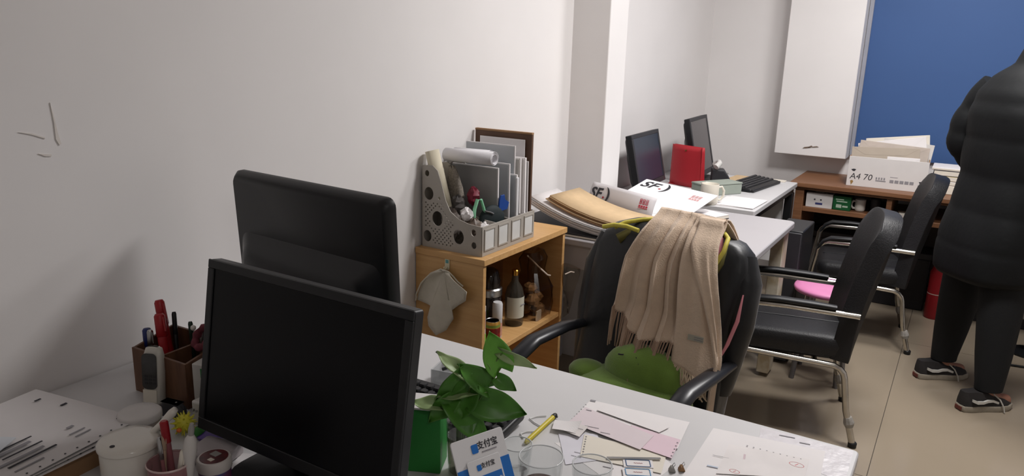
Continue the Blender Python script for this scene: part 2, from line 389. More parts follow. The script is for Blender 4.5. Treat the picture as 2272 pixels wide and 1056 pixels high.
obj('body', MB().prism([(-.05, 0), (.05, 0), (.055, .05), (.02, .10), (-.05, .10)], -.045, .045, 'y'), DARK, t, .006)
obj('handset', MB().tube([(-.03, -.05, .115), (-.01, -.03, .135), (-.01, .03, .135), (-.03, .05, .115)], [.018, .015, .015, .018], 10), mat('white_plastic', (212, 210, 206), .4), t)
obj('display', MB().box((.02, -.02, .075), (.045, .02, .082)), GREYP, t, .001)
t = thing('carton', 'small grey-green box lying in front of the far monitors', 'box', (-1.13, 4.05, .75), 58)
GG = mat('grey_green_card', (150, 158, 148), .7, var=.04)
obj('body', MB().box((-.13, -.055, 0), (.13, .055, .055)), GG, t, .004)
obj('lid', MB().box((-.132, -.057, .055), (.132, .057, .064)), GG, t, .003)
tag(obj('paper_sheet', MB().prism([(-1.225, 4.39), (-1.15, 4.37), (-1.125, 4.725), (-1.2, 4.73)], .7505, .757), KRAFT, None), 'tan folder lying behind the far keyboard against the wall', 'paper')
tag(obj('notepad', MB().prism([(-1.11, 4.74), (-.93, 4.735), (-.9, 4.732), (-.9, 4.68), (-1.1, 4.68)], .7505, .756), PAPER2, None), 'cream paper strip at the far edge of the far desk', 'paper')
def keyboard(label, loc, rz, w_, d_, single):
    t = thing('keyboard', label, 'keyboard', loc, rz)
    M = RX(5)
    obj('body', MB().prism(rrect(w_, d_, .012, 3), 0, .018).xf(T(0, 0, .006) @ M), BLACK, t, .004)
    nx, ny = int(w_/.0195), 5
    kb = MB().loft([[(x, y, z) for x, y in rrect(.0165*a, .0165*a, .002, 1)] for a, z in ((1, 0), (.95, .004), (.72, .007))])
    km = mat('key_cap', (34, 34, 37), .45, var=0)
    if single:
        first = None
        for j in range(ny):
            for i in range(nx):
                if first is None: o = obj('key', kb, km, t); first = o.data
                else: o = link('key', first, km, t)
                o.matrix_local = T(0, 0, .006) @ M @ T(-w_/2+.018+i*(w_-.036)/(nx-1), -d_/2+.022+j*(d_-.044)/(ny-1), .018)
    else:
        al = MB()
        for j in range(ny):
            for i in range(nx): al.add([p+Vector((-w_/2+.018+i*(w_-.036)/(nx-1), -d_/2+.04+j*(d_-.06)/(ny-1), .018)) for p in kb.v], kb.f)
        o = obj('keys', al.xf(T(0, 0, .006) @ M), km, t); o['kind'] = 'stuff'
        obj('palm_rest', MB().box((-w_/2+.005, -d_/2-.012, 0), (w_/2-.005, -d_/2+.02, .016)), BLACK, t, .004)
    return t
keyboard('black keyboard with raised palm rest at the front of the far desk', (-1.03, 4.42, .75), 83, .44, .16, False)
def mug(label, loc, rz, r, h, handle=True, m=CERAM, dots=False):
    t = thing('mug', label, 'mug', loc, rz)
    obj('body', MB().lathe([(r*.8, 0), (r*.92, .004), (r, h*.2), (r, h-.002), (r*.975, h), (r*.93, h-.002), (r*.92, h*.2), (r*.8, .006)], 28), m, t, smooth=50)
    if handle: obj('handle', MB().tube([(r*.97, 0, h*.82), (r*1.35, 0, h*.85), (r*1.62, 0, h*.66), (r*1.6, 0, h*.42), (r*1.3, 0, h*.22), (r*.97, 0, h*.22)], .0065, 10), m, t, smooth=80)
    return t
mug('cream mug with round handle at the corner of the far desk', (-1.075, 3.735, .75), 35, .045, .105, True, mat('cream_glaze', (226, 220, 206), .2, coat=.3, var=.02))
for k, (z, dx, r_) in enumerate(((.7505, 0, 3), (.7535, .012, -2))):
    tag(obj('paper_sheet', MB().prism(rrect(.19, .27, .002, 1), z, z+.0025).xf(T(-.955+dx, 3.87, 0) @ RZ(r_)), PAPER, None, .0004),
        ['bottom sheet of blank white paper beside the cream mug', 'top sheet of blank white paper beside the cream mug'][k], 'paper')

# ---------------------------------------------------------------- things on the counter
t = thing('carton', 'white paper carton printed A4 70 filled with old envelopes', 'box', (-.377, 4.97, .75), 2)
CW = mat('white_carton', (214, 210, 208), .75, var=.02)
w_, d_, h_ = .42, .23, .175
obj('front_side', MB().box((-w_/2, -d_/2, 0), (w_/2, -d_/2+.006, h_)), CW, t, .001)
obj('rear_side', MB().box((-w_/2, d_/2-.006, 0), (w_/2, d_/2, h_)), CW, t, .001)
for s in (-1, 1): obj('end_side', MB().box((s*(w_/2-.003)-.003, -d_/2+.006, 0), (s*(w_/2-.003)+.003, d_/2-.006, h_)), CARD, t, .001)
obj('bottom', MB().box((-w_/2+.006, -d_/2+.006, 0), (w_/2-.006, d_/2-.006, .006)), CARD, t)
FR = frame((0, -d_/2-.0003, 0), (1, 0, 0), (0, 0, 1))
text('lettering', 'A4 70', .05, INK, t, FR @ T(-.135, .057, 0), shear=.15)
pm = MB()
def fm(mb, x0, z0, x1, z1, y=-d_/2-.0006): mb.box((x0, y, z0), (x1, -d_/2, z1))
for i in range(4): fm(pm, -.055+i*.014, .05, -.047+i*.014, .064)
fm(pm, -.055, .04, .0, .047)
for i in range(5): fm(pm, .02+i*.026, .038, .041+i*.026, .056)
fm(pm, .02, .07, .06, .073)
obj('print', pm, GINK, t)
mk = MB().prism([(-.192, .098), (-.178, .102), (-.165, .1), (-.172, .088), (-.182, .088)], -d_/2-.0006, -d_/2, 'y')
obj('emblem', mk, INK, t)
mk = MB().prism([(.17, .06), (.19, .062), (.185, .05), (.178, .045)], -d_/2-.0006, -d_/2, 'y'); mk2 = MB().box((.168, -d_/2-.0006, .034), (.195, -d_/2, .04)); obj('print', mk2, INK, t)
obj('emblem', mk, INK, t)
mk = MB(); mk.prism([(-.19, .03), (-.178, .035), (-.172, .025), (-.183, .005)], -d_/2-.0006, -d_/2, 'y'); obj('emblem', mk, mat('tan_ink', (150, 120, 70), .7), t)
# envelopes and papers standing / lying in the carton
ENV = mat('grey_brown_envelope', (172, 160, 146), .8, var=.04); ENV2 = mat('pale_envelope', (208, 203, 198), .8, var=.04)
def envelope(label, c, d, rot, m, win=False, name='envelope', cat='envelope'):
    t = thing(name, label, cat, c); t.rotation_euler = tuple(math.radians(a) for a in rot)
    obj('cover', MB().box((-d[0]/2, -d[1]/2, -d[2]/2), (d[0]/2, d[1]/2, d[2]/2)), m, t, .0015)
    obj('flap', MB().prism([(-d[0]/2+.004, d[1]/2-.002), (d[0]/2-.004, d[1]/2-.002), (d[0]*.3, d[1]*.2), (-d[0]*.3, d[1]*.2)], d[2]/2, d[2]/2+.0008), m, t)
    if win:
        p = MB()
        for k in range(2): p.box((-d[0]*.3+k*.04, -d[1]/2+.012, d[2]/2), (-d[0]*.3+.026+k*.04, -d[1]/2+.036, d[2]/2+.0006))
        obj('print', p, INK, t)
    return t
envelope('grey-brown envelope with two dark squares leaning in the white carton', (-.40, 4.905, .91), (.36, .15, .006), (76, -3, 2), ENV, True)
envelope('brownish folder standing behind the printed envelope in the white carton', (-.365, 4.945, .925), (.37, .16, .02), (78, 3, 1), mat('mottled_folder', (186, 174, 164), .8, var=.1))
envelope('short white sheet poking out at the front of the white carton', (-.30, 4.885, .878), (.17, .12, .003), (84, -1, 0), PAPER)
envelope('white paper bundle standing at an angle in the white carton', (-.37, 4.985, .94), (.36, .17, .012), (80, -11, 2), PAPER)
envelope('pale envelope with pink print standing in the carton', (-.30, 5.015, .935), (.27, .17, .012), (80, 5, 1), ENV2)
envelope('creased white envelope leaning furthest back in the carton', (-.35, 5.05, .955), (.34, .17, .01), (80, -8, 1), PAPER2)
for k, (z, h, m, lb, x0) in enumerate(((.75, .05, PAPER2, 'thick cream book at the bottom of the pile beside the carton', -.15), (.801, .022, PAPER, 'white binder in the pile beside the carton', -.16), (.824, .028, mat('yellowed_book', (196, 180, 140), .7), 'yellowed book in the pile beside the carton', -.155), (.853, .03, DARK, 'dark folder in the pile beside the carton', -.15), (.884, .014, PAPER, 'white papers on top of the pile beside the carton', -.16))):
    t = thing('book', lb, 'book', (x0+.14, 5.02, z))
    obj('cover', MB().box((-.13, -.12, 0), (.13, .1, h)), m, t, .002)
    obj('page_block', MB().box((-.126, -.1215, .003), (.132, .096, h-.003)), PAPER2, t)
# cubby contents
t = thing('tissue_box', 'white carton printed with a simple face in the counter cubby', 'box', (-.715, 4.86, .602), 3)
obj('body', MB().box((-.075, -.07, 0), (.075, .07, .088)), CW, t, .003)
for x in (-.025, .01): obj('print', MB().lathe([(.005, 0), (.005, .0008)], 10).xf(T(x, -.07, .05) @ RX(90)), INK, t)
pr = MB(); pr.box((-.02, -.0708, .02), (.02, -.07, .032)); obj('print', pr, mat('navy_ink', (50, 56, 110), .6), t)
obj('tissue', MB().grid(lambda u, v: (-.03+.07*u, -.03+.05*v+.01*math.sin(9*u), .088+.008*math.sin(PI*u)*math.sin(PI*v)+.004*math.sin(14*u+5*v)), 8, 6), PAPER2, t, solid=.001)
t = thing('tea_box', 'dark green packet with white print in the counter cubby', 'box', (-.585, 4.87, .602), 0)
GR = mat('green_packet', (22, 92, 50), .45, var=.1)
obj('body', MB().box((-.05, -.07, 0), (.05, .05, .085)), GR, t, .004)
pr = MB()
for z0, x0_, x1_ in ((.062, -.035, .01), (.05, -.03, .03)): pr.box((x0_, -.0708, z0), (x1_, -.07, z0+.006))
pr.box((-.03, -.0708, .015), (0, -.07, .035)); pr.box((.005, -.0708, .02), (.035, -.07, .03)); obj('print', pr, mat('pale_print', (190, 210, 190), .6), t)
t = mug('white cup standing beside the green packet in the cubby', (-.49, 4.86, .602), 200, .03, .07)
t = thing('notebook_pile', 'loose grey papers lying in the right counter cubby', 'paper', (-.24, 4.85, .602))
for k in range(4): obj('sheet', MB().box((-.05+.004*k, -.05, k*.006), (.05+.003*k, .06, k*.006+.004)).xf(RZ(k*3)), [PAPER, PAPER2][k % 2], t)
t = thing('cup', 'dark tumbler at the back of the left counter cubby', 'cup', (-.41, 4.88, .602))
obj('body', MB().lathe([(.022, 0), (.03, .08), (.028, .08), (.02, .005)], 18), DARK, t)
# under-counter things
t = thing('fire_bottle', 'red metal bottle standing on the floor under the counter', 'bottle', (-.02, 4.955, 0))
obj('body', MB().lathe([(.045, 0), (.05, .01), (.05, .28), (.03, .33), (.018, .34), (.018, .36)], 20), RED, t)
obj('band', MB().lathe([(.0505, .15), (.0505, .155)], 20), mat('pale_band', (200, 180, 170), .5), t)
obj('cap', MB().lathe([(.02, .36), (.02, .39), (.01, .395)], 14), STEEL, t)
for x, y, a, b, h, lb in ((-.62, 5.1, .3, .2, .42, 'black storage box under the left end of the counter'), (-.25, 5.14, .34, .2, .36, 'dark storage box under the middle of the counter'), (.36, 5.13, .4, .2, .4, 'dark storage box under the counter behind the person')):
    t = thing('storage_box', lb, 'box', (x, y, 0))
    obj('body', MB().box((-a/2, -b/2, 0), (a/2, b/2, h-.04)), mat('dark_crate', (34, 33, 38), .5, var=.15), t, .006)
    obj('lid', MB().box((-a/2-.006, -b/2-.006, h-.04), (a/2+.006, b/2+.006, h)), mat('dark_crate_lid', (42, 41, 46), .5, var=.15), t, .006)
t = thing('plastic_bag', 'pale grey plastic bag hanging low behind the person', 'bag', (.45, 4.62, 0), 10)
obj('sack', MB().loft([[(x, y, z) for x, y in rrect(a, a*.5, .03, 4)] for a, z in ((.1, .18), (.17, .2), (.18, .3), (.13, .36), (.04, .4))]), mat('pale_grey_plastic', (176, 172, 170), .45, var=.08), t, smooth=70)
obj('stand', MB().lathe([(.1, 0), (.1, .01), (.02, .02), (.02, .19)], 18), BLACK, t)
t = thing('waste_bin', 'dark green waste bin on the floor behind the person', 'bin', (.74, 4.55, 0))
obj('body', MB().lathe([(.1, 0), (.105, .01), (.13, .3), (.125, .3), (.1, .015)], 24), mat('dark_green_plastic', (52, 60, 42), .5), t)
obj('rim', MB().lathe([(.127, .295), (.136, .3), (.136, .31), (.127, .31)], 24), BLACK, t)
tag(obj('floor_cable', MB().tube([(.30, 4.35, .006), (.42, 4.37, .006), (.6, 4.33, .006), (.85, 4.3, .006), (1.2, 4.4, .006)], .006, 8), BLACK, None), 'black cable lying across the tiled floor beside the shoes', 'cable')
# ---------------------------------------------------------------- visitor armchairs
def armchair(label, loc, rz, group=None):
    t = thing('armchair', label, 'chair', loc, rz, group)
    hw = .215
    for s in (-1, 1):
        y = s*hw
        # front leg runs up and turns back into the arm
        pts = [(-.292, y, .005), (-.275, y, .2), (-.255, y, .40), (-.243, y, .48)]+[(-.183+.06*math.cos(math.radians(a)), y, .49+.06*math.sin(math.radians(a))) for a in (170, 145, 120, 100)]+[(-.05, y, .55), (.08, y, .545), (.215, y, .54)]
        obj('front_leg', MB().tube(pts, .0125, 10), CHROME, t, smooth=80)
        pad = [(-.24, y, .508), (-.215, y, .55), (-.18, y, .570), (-.08, y, .574), (.04, y, .57), (.13, y, .565)]
        obj('arm_pad', MB().tube(pad, [.014, .019, .021, .021, .021, .017], 10, flat=.55), BLACK, t, smooth=80)
        # rear leg starts under the seat front and bends down behind
        pts = [(-.2, y*.93, .345), (-.02, y*.93, .335), (.10, y*.93, .328)]+[(.14+.055*math.cos(math.radians(a)), y*.95, .272+.055*math.sin(math.radians(a))) for a in (80, 55, 30, 8)]+[(.215, y, .15), (.255, y, .012)]
        obj('rear_leg', MB().tube(pts, .0125, 10), CHROME, t, smooth=80)
        obj('foot_cap', MB().lathe([(.016, 0), (.017, .018), (.014, .022)], 12, (-.293, y, 0)), BLACK, t)
        obj('foot_cap', MB().lathe([(.016, 0), (.017, .018), (.014, .022)], 12, (.256, y, 0)), BLACK, t)
        obj('tape_wrap', MB().tube([(.236, y, .085), (.232, y, .1), (.228, y, .115), (.225, y, .125)], [.016, .021, .018, .015], 9), mat('grey_tape', (150, 146, 140), .8, var=.2, scale=60), t, smooth=25)
    obj('crossbar', MB().tube([(-.2, -hw*.93, .345), (-.2, hw*.93, .345)], .011, 8), CHROME, t)
    obj('crossbar', MB().tube([(.08, -hw*.93, .33), (.08, hw*.93, .33)], .011, 8), CHROME, t)
    st = MB().loft([[(x, y, z) for x, y in rrect(a, b, .05, 5, (-.015, 0))] for a, b, z in ((.40, .37, .345), (.43, .40, .36), (.44, .405, .40), (.425, .39, .428), (.36, .33, .437))])
    se = obj('seat', st, LEATHER, t, smooth=60)
    obj('seam', MB().tube([(-.21, .0, .437), (-.015, .0, .4385), (.18, .0, .437)], .0022, 6), BLACK, se)
    def back(u, v):
        y = (u-.5)*2; z = .345+.565*v
        wdt = .205*(1-.04*v) if v < .86 else .205*(.966-.10*((v-.86)/.14)**2)
        return (.185+.03*v+.085*v*v+.05*(1-y*y)*(.5+.5*math.sin(PI*min(1, v))) - .02, y*wdt, z-.05*(abs(y)**4)*max(0, (v-.8)/.2))
    obj('backrest', MB().grid(back, 14, 18), LEATHER, t, solid=.07, bevel=.02, seg=3, smooth=60)
    return t
c1 = armchair('black armchair with chrome arms drawn up to the middle desk', (-.505, 3.168, 0), 13)
c2 = dup(c1, (-.385, 4.40, 0), 8, 'black armchair with chrome arms standing in front of the counter')
# pink stool between the armchairs
t = thing('stool', 'small stool with a bright pink round seat between the two armchairs', 'stool', (-.45, 3.66, 0))
PK = mat('pink_plastic', (216, 134, 180), .45, var=.03)
obj('seat', MB().lathe([(.13, .42), (.15, .426), (.155, .438), (.15, .448), (.12, .452)], 32), PK, t, smooth=60)
for k in range(4):
    a = PI/4+k*PI/2; obj('leg', MB().tube([(.10*math.cos(a), .10*math.sin(a), .42), (.14*math.cos(a), .14*math.sin(a), 0)], [.014, .012], 10), mat('grey_tube', (120, 118, 120), .4, metal=.6), t)
obj('ring', MB().tube([(.118*math.cos(2*PI*i/24), .118*math.sin(2*PI*i/24), .2) for i in range(25)], .006, 8), STEEL, t)

# ---------------------------------------------------------------- swivel chair that carries the coat and scarf
CO, CR = (-.735, 1.87, 0), -10
t = thing('office_chair', 'black swivel armchair hidden under a coat at the near desk', 'chair', CO, CR)
obj('seat', MB().loft([[(x, y, z) for x, y in rrect(a, b, .07, 5, (0, .0))] for a, b, z in ((.42, .40, .42), (.45, .43, .435), (.45, .43, .47), (.40, .38, .488))]), LEATHER, t, smooth=60)
obj('backrest', MB().grid(lambda u, v: ((u-.5)*.42*(1-.12*v*v), .16+.09*v+.03*(1-(2*u-1)**2), .45+.52*v), 10, 12), LEATHER, t, solid=.05, bevel=.012, smooth=60)
for s in (-1, 1):
    x = s*.25
    pts = [(x*.96, .17, .655), (x, .05, .668), (x, -.1, .664), (x, -.175, .635), (x, -.205, .585), (x, -.19, .52), (x*.97, -.12, .455), (x*.9, -.02, .425), (x*.8, .06, .42)]
    obj('armrest', MB().tube(pts, [.019, .026, .028, .028, .026, .022, .019, .017, .016], 12, flat=.6, up=(0, 0, 1)), mat('arm_plastic', (40, 41, 46), .33, var=.05), t, smooth=80)
obj('column', MB().lathe([(.03, .1), (.03, .25), (.02, .26), (.02, .42)], 16), BLACK, t)
for k in range(5):
    a = 2*PI*k/5+.3; l = obj('base_leg', MB().tube([(.02*math.cos(a), .02*math.sin(a), .115), (.15*math.cos(a), .15*math.sin(a), .095), (.27*math.cos(a), .27*math.sin(a), .06)], [.03, .024, .017], 10, flat=.7), BLACK, t)
    obj('caster', MB().ell((.27*math.cos(a), .27*math.sin(a), .027), (.026, .026, .027), 12, 8), BLACK, l)
# coat over the backrest
t = thing('coat', 'black nylon coat with yellow piping hung over the swivel chair back', 'coat', CO, CR)
NYL = mat('black_nylon', (14, 16, 21), .42, var=.12, scale=9, bump=.35, bscale=22, sheen=.1)
def sup(a, b, cx, cy, z, n=36, e=.55, wob=0.0):
    out = []
    for j in range(n):
        th = 2*PI*j/n; c, s_ = math.cos(th), math.sin(th)
        k = 1+wob*math.sin(5*th+z*9)+wob*.7*math.sin(9*th-z*14)
        out.append((cx+a*k*math.copysign(abs(c)**e, c), cy+b*k*math.copysign(abs(s_)**e, s_), z))
    return out
rg = [(.40, .255, .06, -.03, .165), (.5, .255, .066, -.028, .175), (.6, .253, .07, -.024, .185), (.7, .252, .074, -.016, .195), (.8, .252, .077, -.004, .208), (.87, .25, .078, .004, .218), (.92, .245, .074, .005, .228), (.955, .232, .068, .005, .236), (.98, .205, .058, .005, .242), (.997, .15, .046, .0, .246), (1.003, .09, .03, .0, .247)]
obj('body', MB().loft([sup(a, b, cx, cy, z, wob=.018) for z, a, b, cx, cy in rg]), NYL, t, smooth=80)
obj('sleeve', MB().tube([(.215, .24, .945), (.235, .22, .88), (.232, .205, .76), (.215, .195, .64), (.2, .19, .56)], [.035, .046, .046, .042, .04], 14), NYL, t, smooth=80)
obj('sleeve', MB().tube([(-.225, .24, .935), (-.245, .22, .84), (-.252, .2, .7), (-.255, .19, .56), (-.255, .18, .46)], [.035, .05, .05, .046, .042], 14), NYL, t, smooth=80)
YEL = mat('yellow_piping', (206, 194, 84), .6, var=.08, scale=60)
nl = [(-.165, .16, .978), (-.14, .18, .995), (-.10, .215, 1.005), (-.03, .262, 1.012), (.04, .275, 1.015), (.10, .262, 1.015), (.155, .225, 1.01), (.185, .19, 1.005), (.19, .16, .975), (.175, .145, .935)]
obj('collar', MB().tube([(x*.93, y+.006, z-.035) for x, y, z in nl], .014, 10, flat=1.2), mat('olive_lining', (96, 90, 42), .8, var=.2, scale=20), t, smooth=80)
obj('piping', MB().tube(nl, .0065, 8), YEL, t, smooth=80)
obj('piping', MB().tube([(-.2, .152, .975), (-.16, .152, .988), (-.12, .156, .99), (-.08, .16, .983)], .007, 8), YEL, t, smooth=80)
obj('lining_strap', MB().tube([(.262, .15, .87), (.262, .13, .80), (.245, .12, .73), (.222, .115, .67)], [.004, .012, .012, .006], 8, flat=.3), mat('pink_lining', (206, 130, 142), .6), t, smooth=80)
obj('lining', MB().tube([(.155, .2, 1.0), (.165, .165, .965), (.16, .15, .93)], [.012, .018, .008], 8, flat=.5), mat('pink_lining', (206, 130, 142), .6), t, smooth=80)
# scarf
t = thing('scarf', 'beige wool scarf with long fringe draped over the coat', 'scarf', CO, CR)
SC = mat('beige_wool', (214, 191, 168), .9, var=.05, scale=40, bump=.3, bscale=260, sheen=.35)
SCD = mat('brown_wool', (172, 144, 122), .9, var=.08, scale=40, sheen=.3)
def lerp(a, b, k): return a+(b-a)*k
def table(tb, v):
    for (a, p), (b, q) in zip(tb, tb[1:]):
        if v <= b: return lerp(p, q, (v-a)/(b-a)) if b > a else p
    return tb[-1][1]
ZF = [(.4, .095), (.6, .105), (.7, .113), (.8, .123), (.87, .132), (.92, .145), (.96, .162), (.985, .178), (1.02, .205), (1.05, .24)]
def drape(u, v, xl, xr, zb, nf, ph, amp, lift, rest=1.0):
    zbot = zb(u)
    if v < .14:
        k = v/.14; z = lerp(.90, 1.05, math.sin(k*PI/2)); y = lerp(.345, .24, k); fr = 0.0
    else:
        k = (v-.14)/.86; z = lerp(1.05, zbot, k**1.05); y = table(ZF, z); fr = min(1, k*5)
        if k < .12: y = lerp(.24, y, k/.12)
    xa, xb = table(xl, 1.06-z), table(xr, 1.06-z)
    y -= .105*max(0.0, min(1.0, (.79-z)/.15))**1.3*rest
    q = nf*u+ph/PI+.16*math.sin(5.3*u+1.0)
    f = abs(math.sin(PI*q))**.55; side = math.cos(2*PI*q)                 # rounded ridges, narrow creases
    x = lerp(xa, xb, u)+.010*math.sin(2*PI*q)*fr
    a = amp*(.12+.88*fr)
    return (x, y-lift-a*f*(1+.3*math.sin(9*u+2))-.006*math.sin(3*u+2.2*z)*fr, z)
XL = [(0, -.045), (.06, -.055), (.14, -.083), (.34, -.098), (.5, -.09)]
XR = [(0, .085), (.06, .085), (.14, .082), (.4, .12), (.5, .13)]
zA = lambda u: .775-.07*min(1, u*1.9)+.02*max(0, u-.5)
bundle = lambda u, v: drape(u, v, XL, XR, zA, 4.0, .5, .030, .014)
obj('folds', MB().grid(bundle, 84, 44), SC, t, solid=.004, smooth=80)
XL2 = [(0, .075), (.1, .082), (.4, .118)]
XR2 = [(0, .165), (.08, .178), (.2, .212), (.4, .250)]
zB = lambda u: .667-.03*u
flap = lambda u, v: drape(u, v, XL2, XR2, zB, 1.0, 0.0, .016, .026, .35)
fl_ = obj('flap', MB().grid(flap, 48, 44), SC, t, solid=.004, smooth=80)
XL3 = [(0, .09), (.08, .105), (.2, .175), (.36, .243)]
XR3 = [(0, .16), (.08, .185), (.2, .222), (.36, .262)]
obj('flap_edge', MB().grid(lambda u, v: drape(u, v, XL3, XR3, lambda q: .54, 1.0, 0.0, .008, .044, .25), 14, 40), SC, t, solid=.004, smooth=80)
fr1 = MB(); fr2 = MB(); rnd = random.Random(3)
for i in range(64):
    u = (i+.5)/64; p = Vector(bundle(u, 1.0)); L = rnd.uniform(.085, .115); dx = rnd.uniform(-.008, .008)
    fr1.tube([p+Vector((0, 0, .004)), p+Vector((dx*.4, -.028*u**.5, -L*.4)), p+Vector((dx, -.055*u**.5+rnd.uniform(-.006, .004), -L))], [.0024, .003, .002], 5)
o = obj('fringe', fr1, SCD, t, smooth=80); o['kind'] = 'stuff'
for i in range(26):
    u = (i+.5)/26; p = Vector(flap(u, 1.0)); L = rnd.uniform(.03, .05); dx = rnd.uniform(-.015, .025)
    fr2.tube([p+Vector((0, 0, .004)), p+Vector((dx*.5, -.012, -L*.3)), p+Vector((dx, -.02, -L*.7)), p+Vector((dx*1.6, -.016, -L))], [.0022, .0026, .0026, .0018], 5)
o = obj('fringe', fr2, mat('pale_wool', (205, 184, 158), .9, sheen=.3, var=.05), t, smooth=80); o['kind'] = 'stuff'
p = Vector(flap(.55, .80)); lb = obj('care_label', MB().box((-.022, -.001, -.008), (.022, .001, .008)).xf(T(p.x, p.y-.006, p.z) @ RZ(6) @ RX(-4)), mat('grey_label', (176, 172, 158), .6, var=.03), t)
lt = MB()
for z_ in (.003, -.003): lt.box((-.004, -.0014, z_-.001), (.02, -.001, z_+.001))
obj('print', lt.xf(T(p.x, p.y-.006, p.z) @ RZ(6) @ RX(-4)), GINK, lb)
# green cushion
t = thing('cushion', 'plump green plush cushion sitting on the swivel chair seat', 'cushion', (-.705, 1.918, .489), -8)
GRN = mat('green_plush', (110, 142, 56), .95, var=.07, scale=30, bump=.2, bscale=300, sheen=.5)
obj('body', MB().ell((0, -.04, .06), (.185, .12, .062), 28, 16), GRN, t, smooth=80)
obj('head', MB().ell((.025, -.02, .122), (.125, .068, .083), 28, 16), GRN, t, smooth=80)
obj('paw', MB().ell((-.145, -.045, .085), (.062, .05, .034), 18, 12), GRN, t, smooth=80)
obj('stitch', MB().tube([(-.035, -.066, .178), (-.026, -.068, .180), (-.018, -.068, .182)], .0022, 6), INK, t)
obj('stitch', MB().tube([(.02, -.064, .183), (.03, -.068, .176), (.035, -.074, .168)], .0022, 6), INK, t)
# ---------------------------------------------------------------- oak cabinet by the left wall
CX0, CX1, CY0, CY1, CZT = WX+.004, -1.32, 2.03, 2.625, .803
t = thing('cabinet', 'open oak veneer cabinet standing against the left wall', 'cabinet', (0, 0, 0))
obj('top_board', MB().box((CX0, CY0-.004, CZT-.022), (CX1+.006, CY1+.006, CZT)), OAK, t, .0015)
for y in (CY0, CY1-.018): obj('side_panel', MB().box((CX0, y, 0), (CX1, y+.018, CZT-.022)), OAK, t, .001)
for z in (.055, .43): obj('shelf', MB().box((CX0+.012, CY0+.018, z), (CX1-.004, CY1-.018, z+.018)), OAK, t, .001)
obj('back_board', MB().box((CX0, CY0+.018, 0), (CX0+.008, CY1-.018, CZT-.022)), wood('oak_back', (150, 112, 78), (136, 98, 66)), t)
obj('plinth', MB().box((CX1-.03, CY0+.018, 0), (CX1-.015, CY1-.018, .055)), OAK, t)
SZ = .448
# hook and towel on the cabinet side
t = thing('hook', 'small printed adhesive hook stuck to the cabinet side', 'hook', (-1.468, CY0, .765))
obj('plate', MB().prism(rrect(.02, .045, .006, 3), -.003, 0).xf(RX(90) @ Matrix.Scale(-1, 4, (0, 0, 1))), mat('hook_plastic', (212, 204, 176), .4), t, .001)
obj('print', MB().box((-.006, -.0038, .002), (.006, -.003, .014)), mat('teal_print', (90, 150, 150), .5), t)
obj('peg', MB().tube([(0, -.003, -.014), (0, -.018, -.018), (0, -.02, -.008)], .003, 8), mat('hook_plastic', (212, 204, 176), .4), t)
t = thing('towel', 'grey-beige cloth hanging from the hook on the cabinet side', 'cloth', (-1.468, CY0-.014, .74))
TW = mat('grey_beige_cloth', (192, 186, 172), .9, var=.05, scale=30, bump=.3, bscale=300, sheen=.3)
OUT = [(-.118, -.125), (-.112, -.10), (-.09, -.055), (-.05, -.012), (-.012, .008), (.02, .004), (.06, -.022), (.107, -.048), (.095, -.085), (.06, -.11), (.038, -.13), (.045, -.16), (.02, -.205), (-.02, -.232), (-.055, -.205), (-.062, -.175), (-.05, -.13), (-.085, -.128)]
def towel(mb):
    n = len(OUT); K = 9; rings = []
    for k in range(K+1):
        f = k/K; row = []
        for i in range(n*3):
            a = OUT[(i//3) % n]; b = OUT[(i//3+1) % n]; q = (i % 3)/3
            x, z = lerp(a[0], b[0], q)*f, lerp(a[1], b[1], q)*f
            ang = math.atan2(x, -z+.001)
            row.append((x, -.004-.034*f*(.5+.5*math.cos(ang*5+.5))*(1-.45*f), z))
        rings.append(row)
    return mb.loft(rings[::-1], cap=False)
obj('cloth', towel(MB()), TW, t, solid=.003, smooth=80)
hem = [(lerp(OUT[i][0], OUT[i+1][0], q), -.013-.006*math.sin(i), lerp(OUT[i][1], OUT[i+1][1], q)) for i in range(7) for q in (0, .5)]
obj('hem', MB().tube(hem, .003, 6), mat('pale_hem', (196, 190, 174), .9), t, smooth=80)

# ---------------------------------------------------------------- grey file rack
RK = mat('grey_rack_plastic', (166, 160, 152), .5, var=.03)
t = thing('file_rack', 'grey perforated four-slot file rack on top of the cabinet', 'rack', (0, 0, CZT))
OX = -1.595
prof = [(-1.595, 0), (-1.595, .288), (-1.552, .292), (-1.53, .275), (-1.515, .235), (-1.495, .175), (-1.475, .14), (-1.44, .118), (-1.40, .108), (-1.348, .104), (-1.345, 0)]
big = [((-1.575, .262), .010), ((-1.567, .192), .021), ((-1.53, .108), .0245), ((-1.573, .04), .019), ((-1.44, .056), .024), ((-1.378, .08), .011), ((-1.376, .036), .011), ((-1.523, .18), .005)]
def inside(p, poly):
    c = False; j = len(poly)-1
    for i in range(len(poly)):
        if ((poly[i][1] > p[1]) != (poly[j][1] > p[1])) and p[0] < (poly[j][0]-poly[i][0])*(p[1]-poly[i][1])/(poly[j][1]-poly[i][1]+1e-9)+poly[i][0]: c = not c
        j = i
    return c
holes = [circ(c, r*.92, 18, r*1.08) for c, r in big]
for i in range(30):
    for j in range(26):
        x = -1.588+i*.0082; z = .02+j*.0082
        if (i+j) % 2: continue
        if z > .165 or not (z > -.15+(-1.588-x)*-1.0*.6-.02): continue
        if x > -1.46: continue
        if any(math.hypot(x-c[0], (z-c[1])*.9) < r+.009 for c, r in big): continue
        if not all(inside((x+dx, z+dz), prof) for dx in (-.014, .014) for dz in (-.014, .014)): continue
        holes.append([(x, z-.0036), (x+.0034, z), (x, z+.0036), (x-.0034, z)])
pm_ = plate(prof, holes, .003)
RY0, NS, DY = 2.055, 4, .088
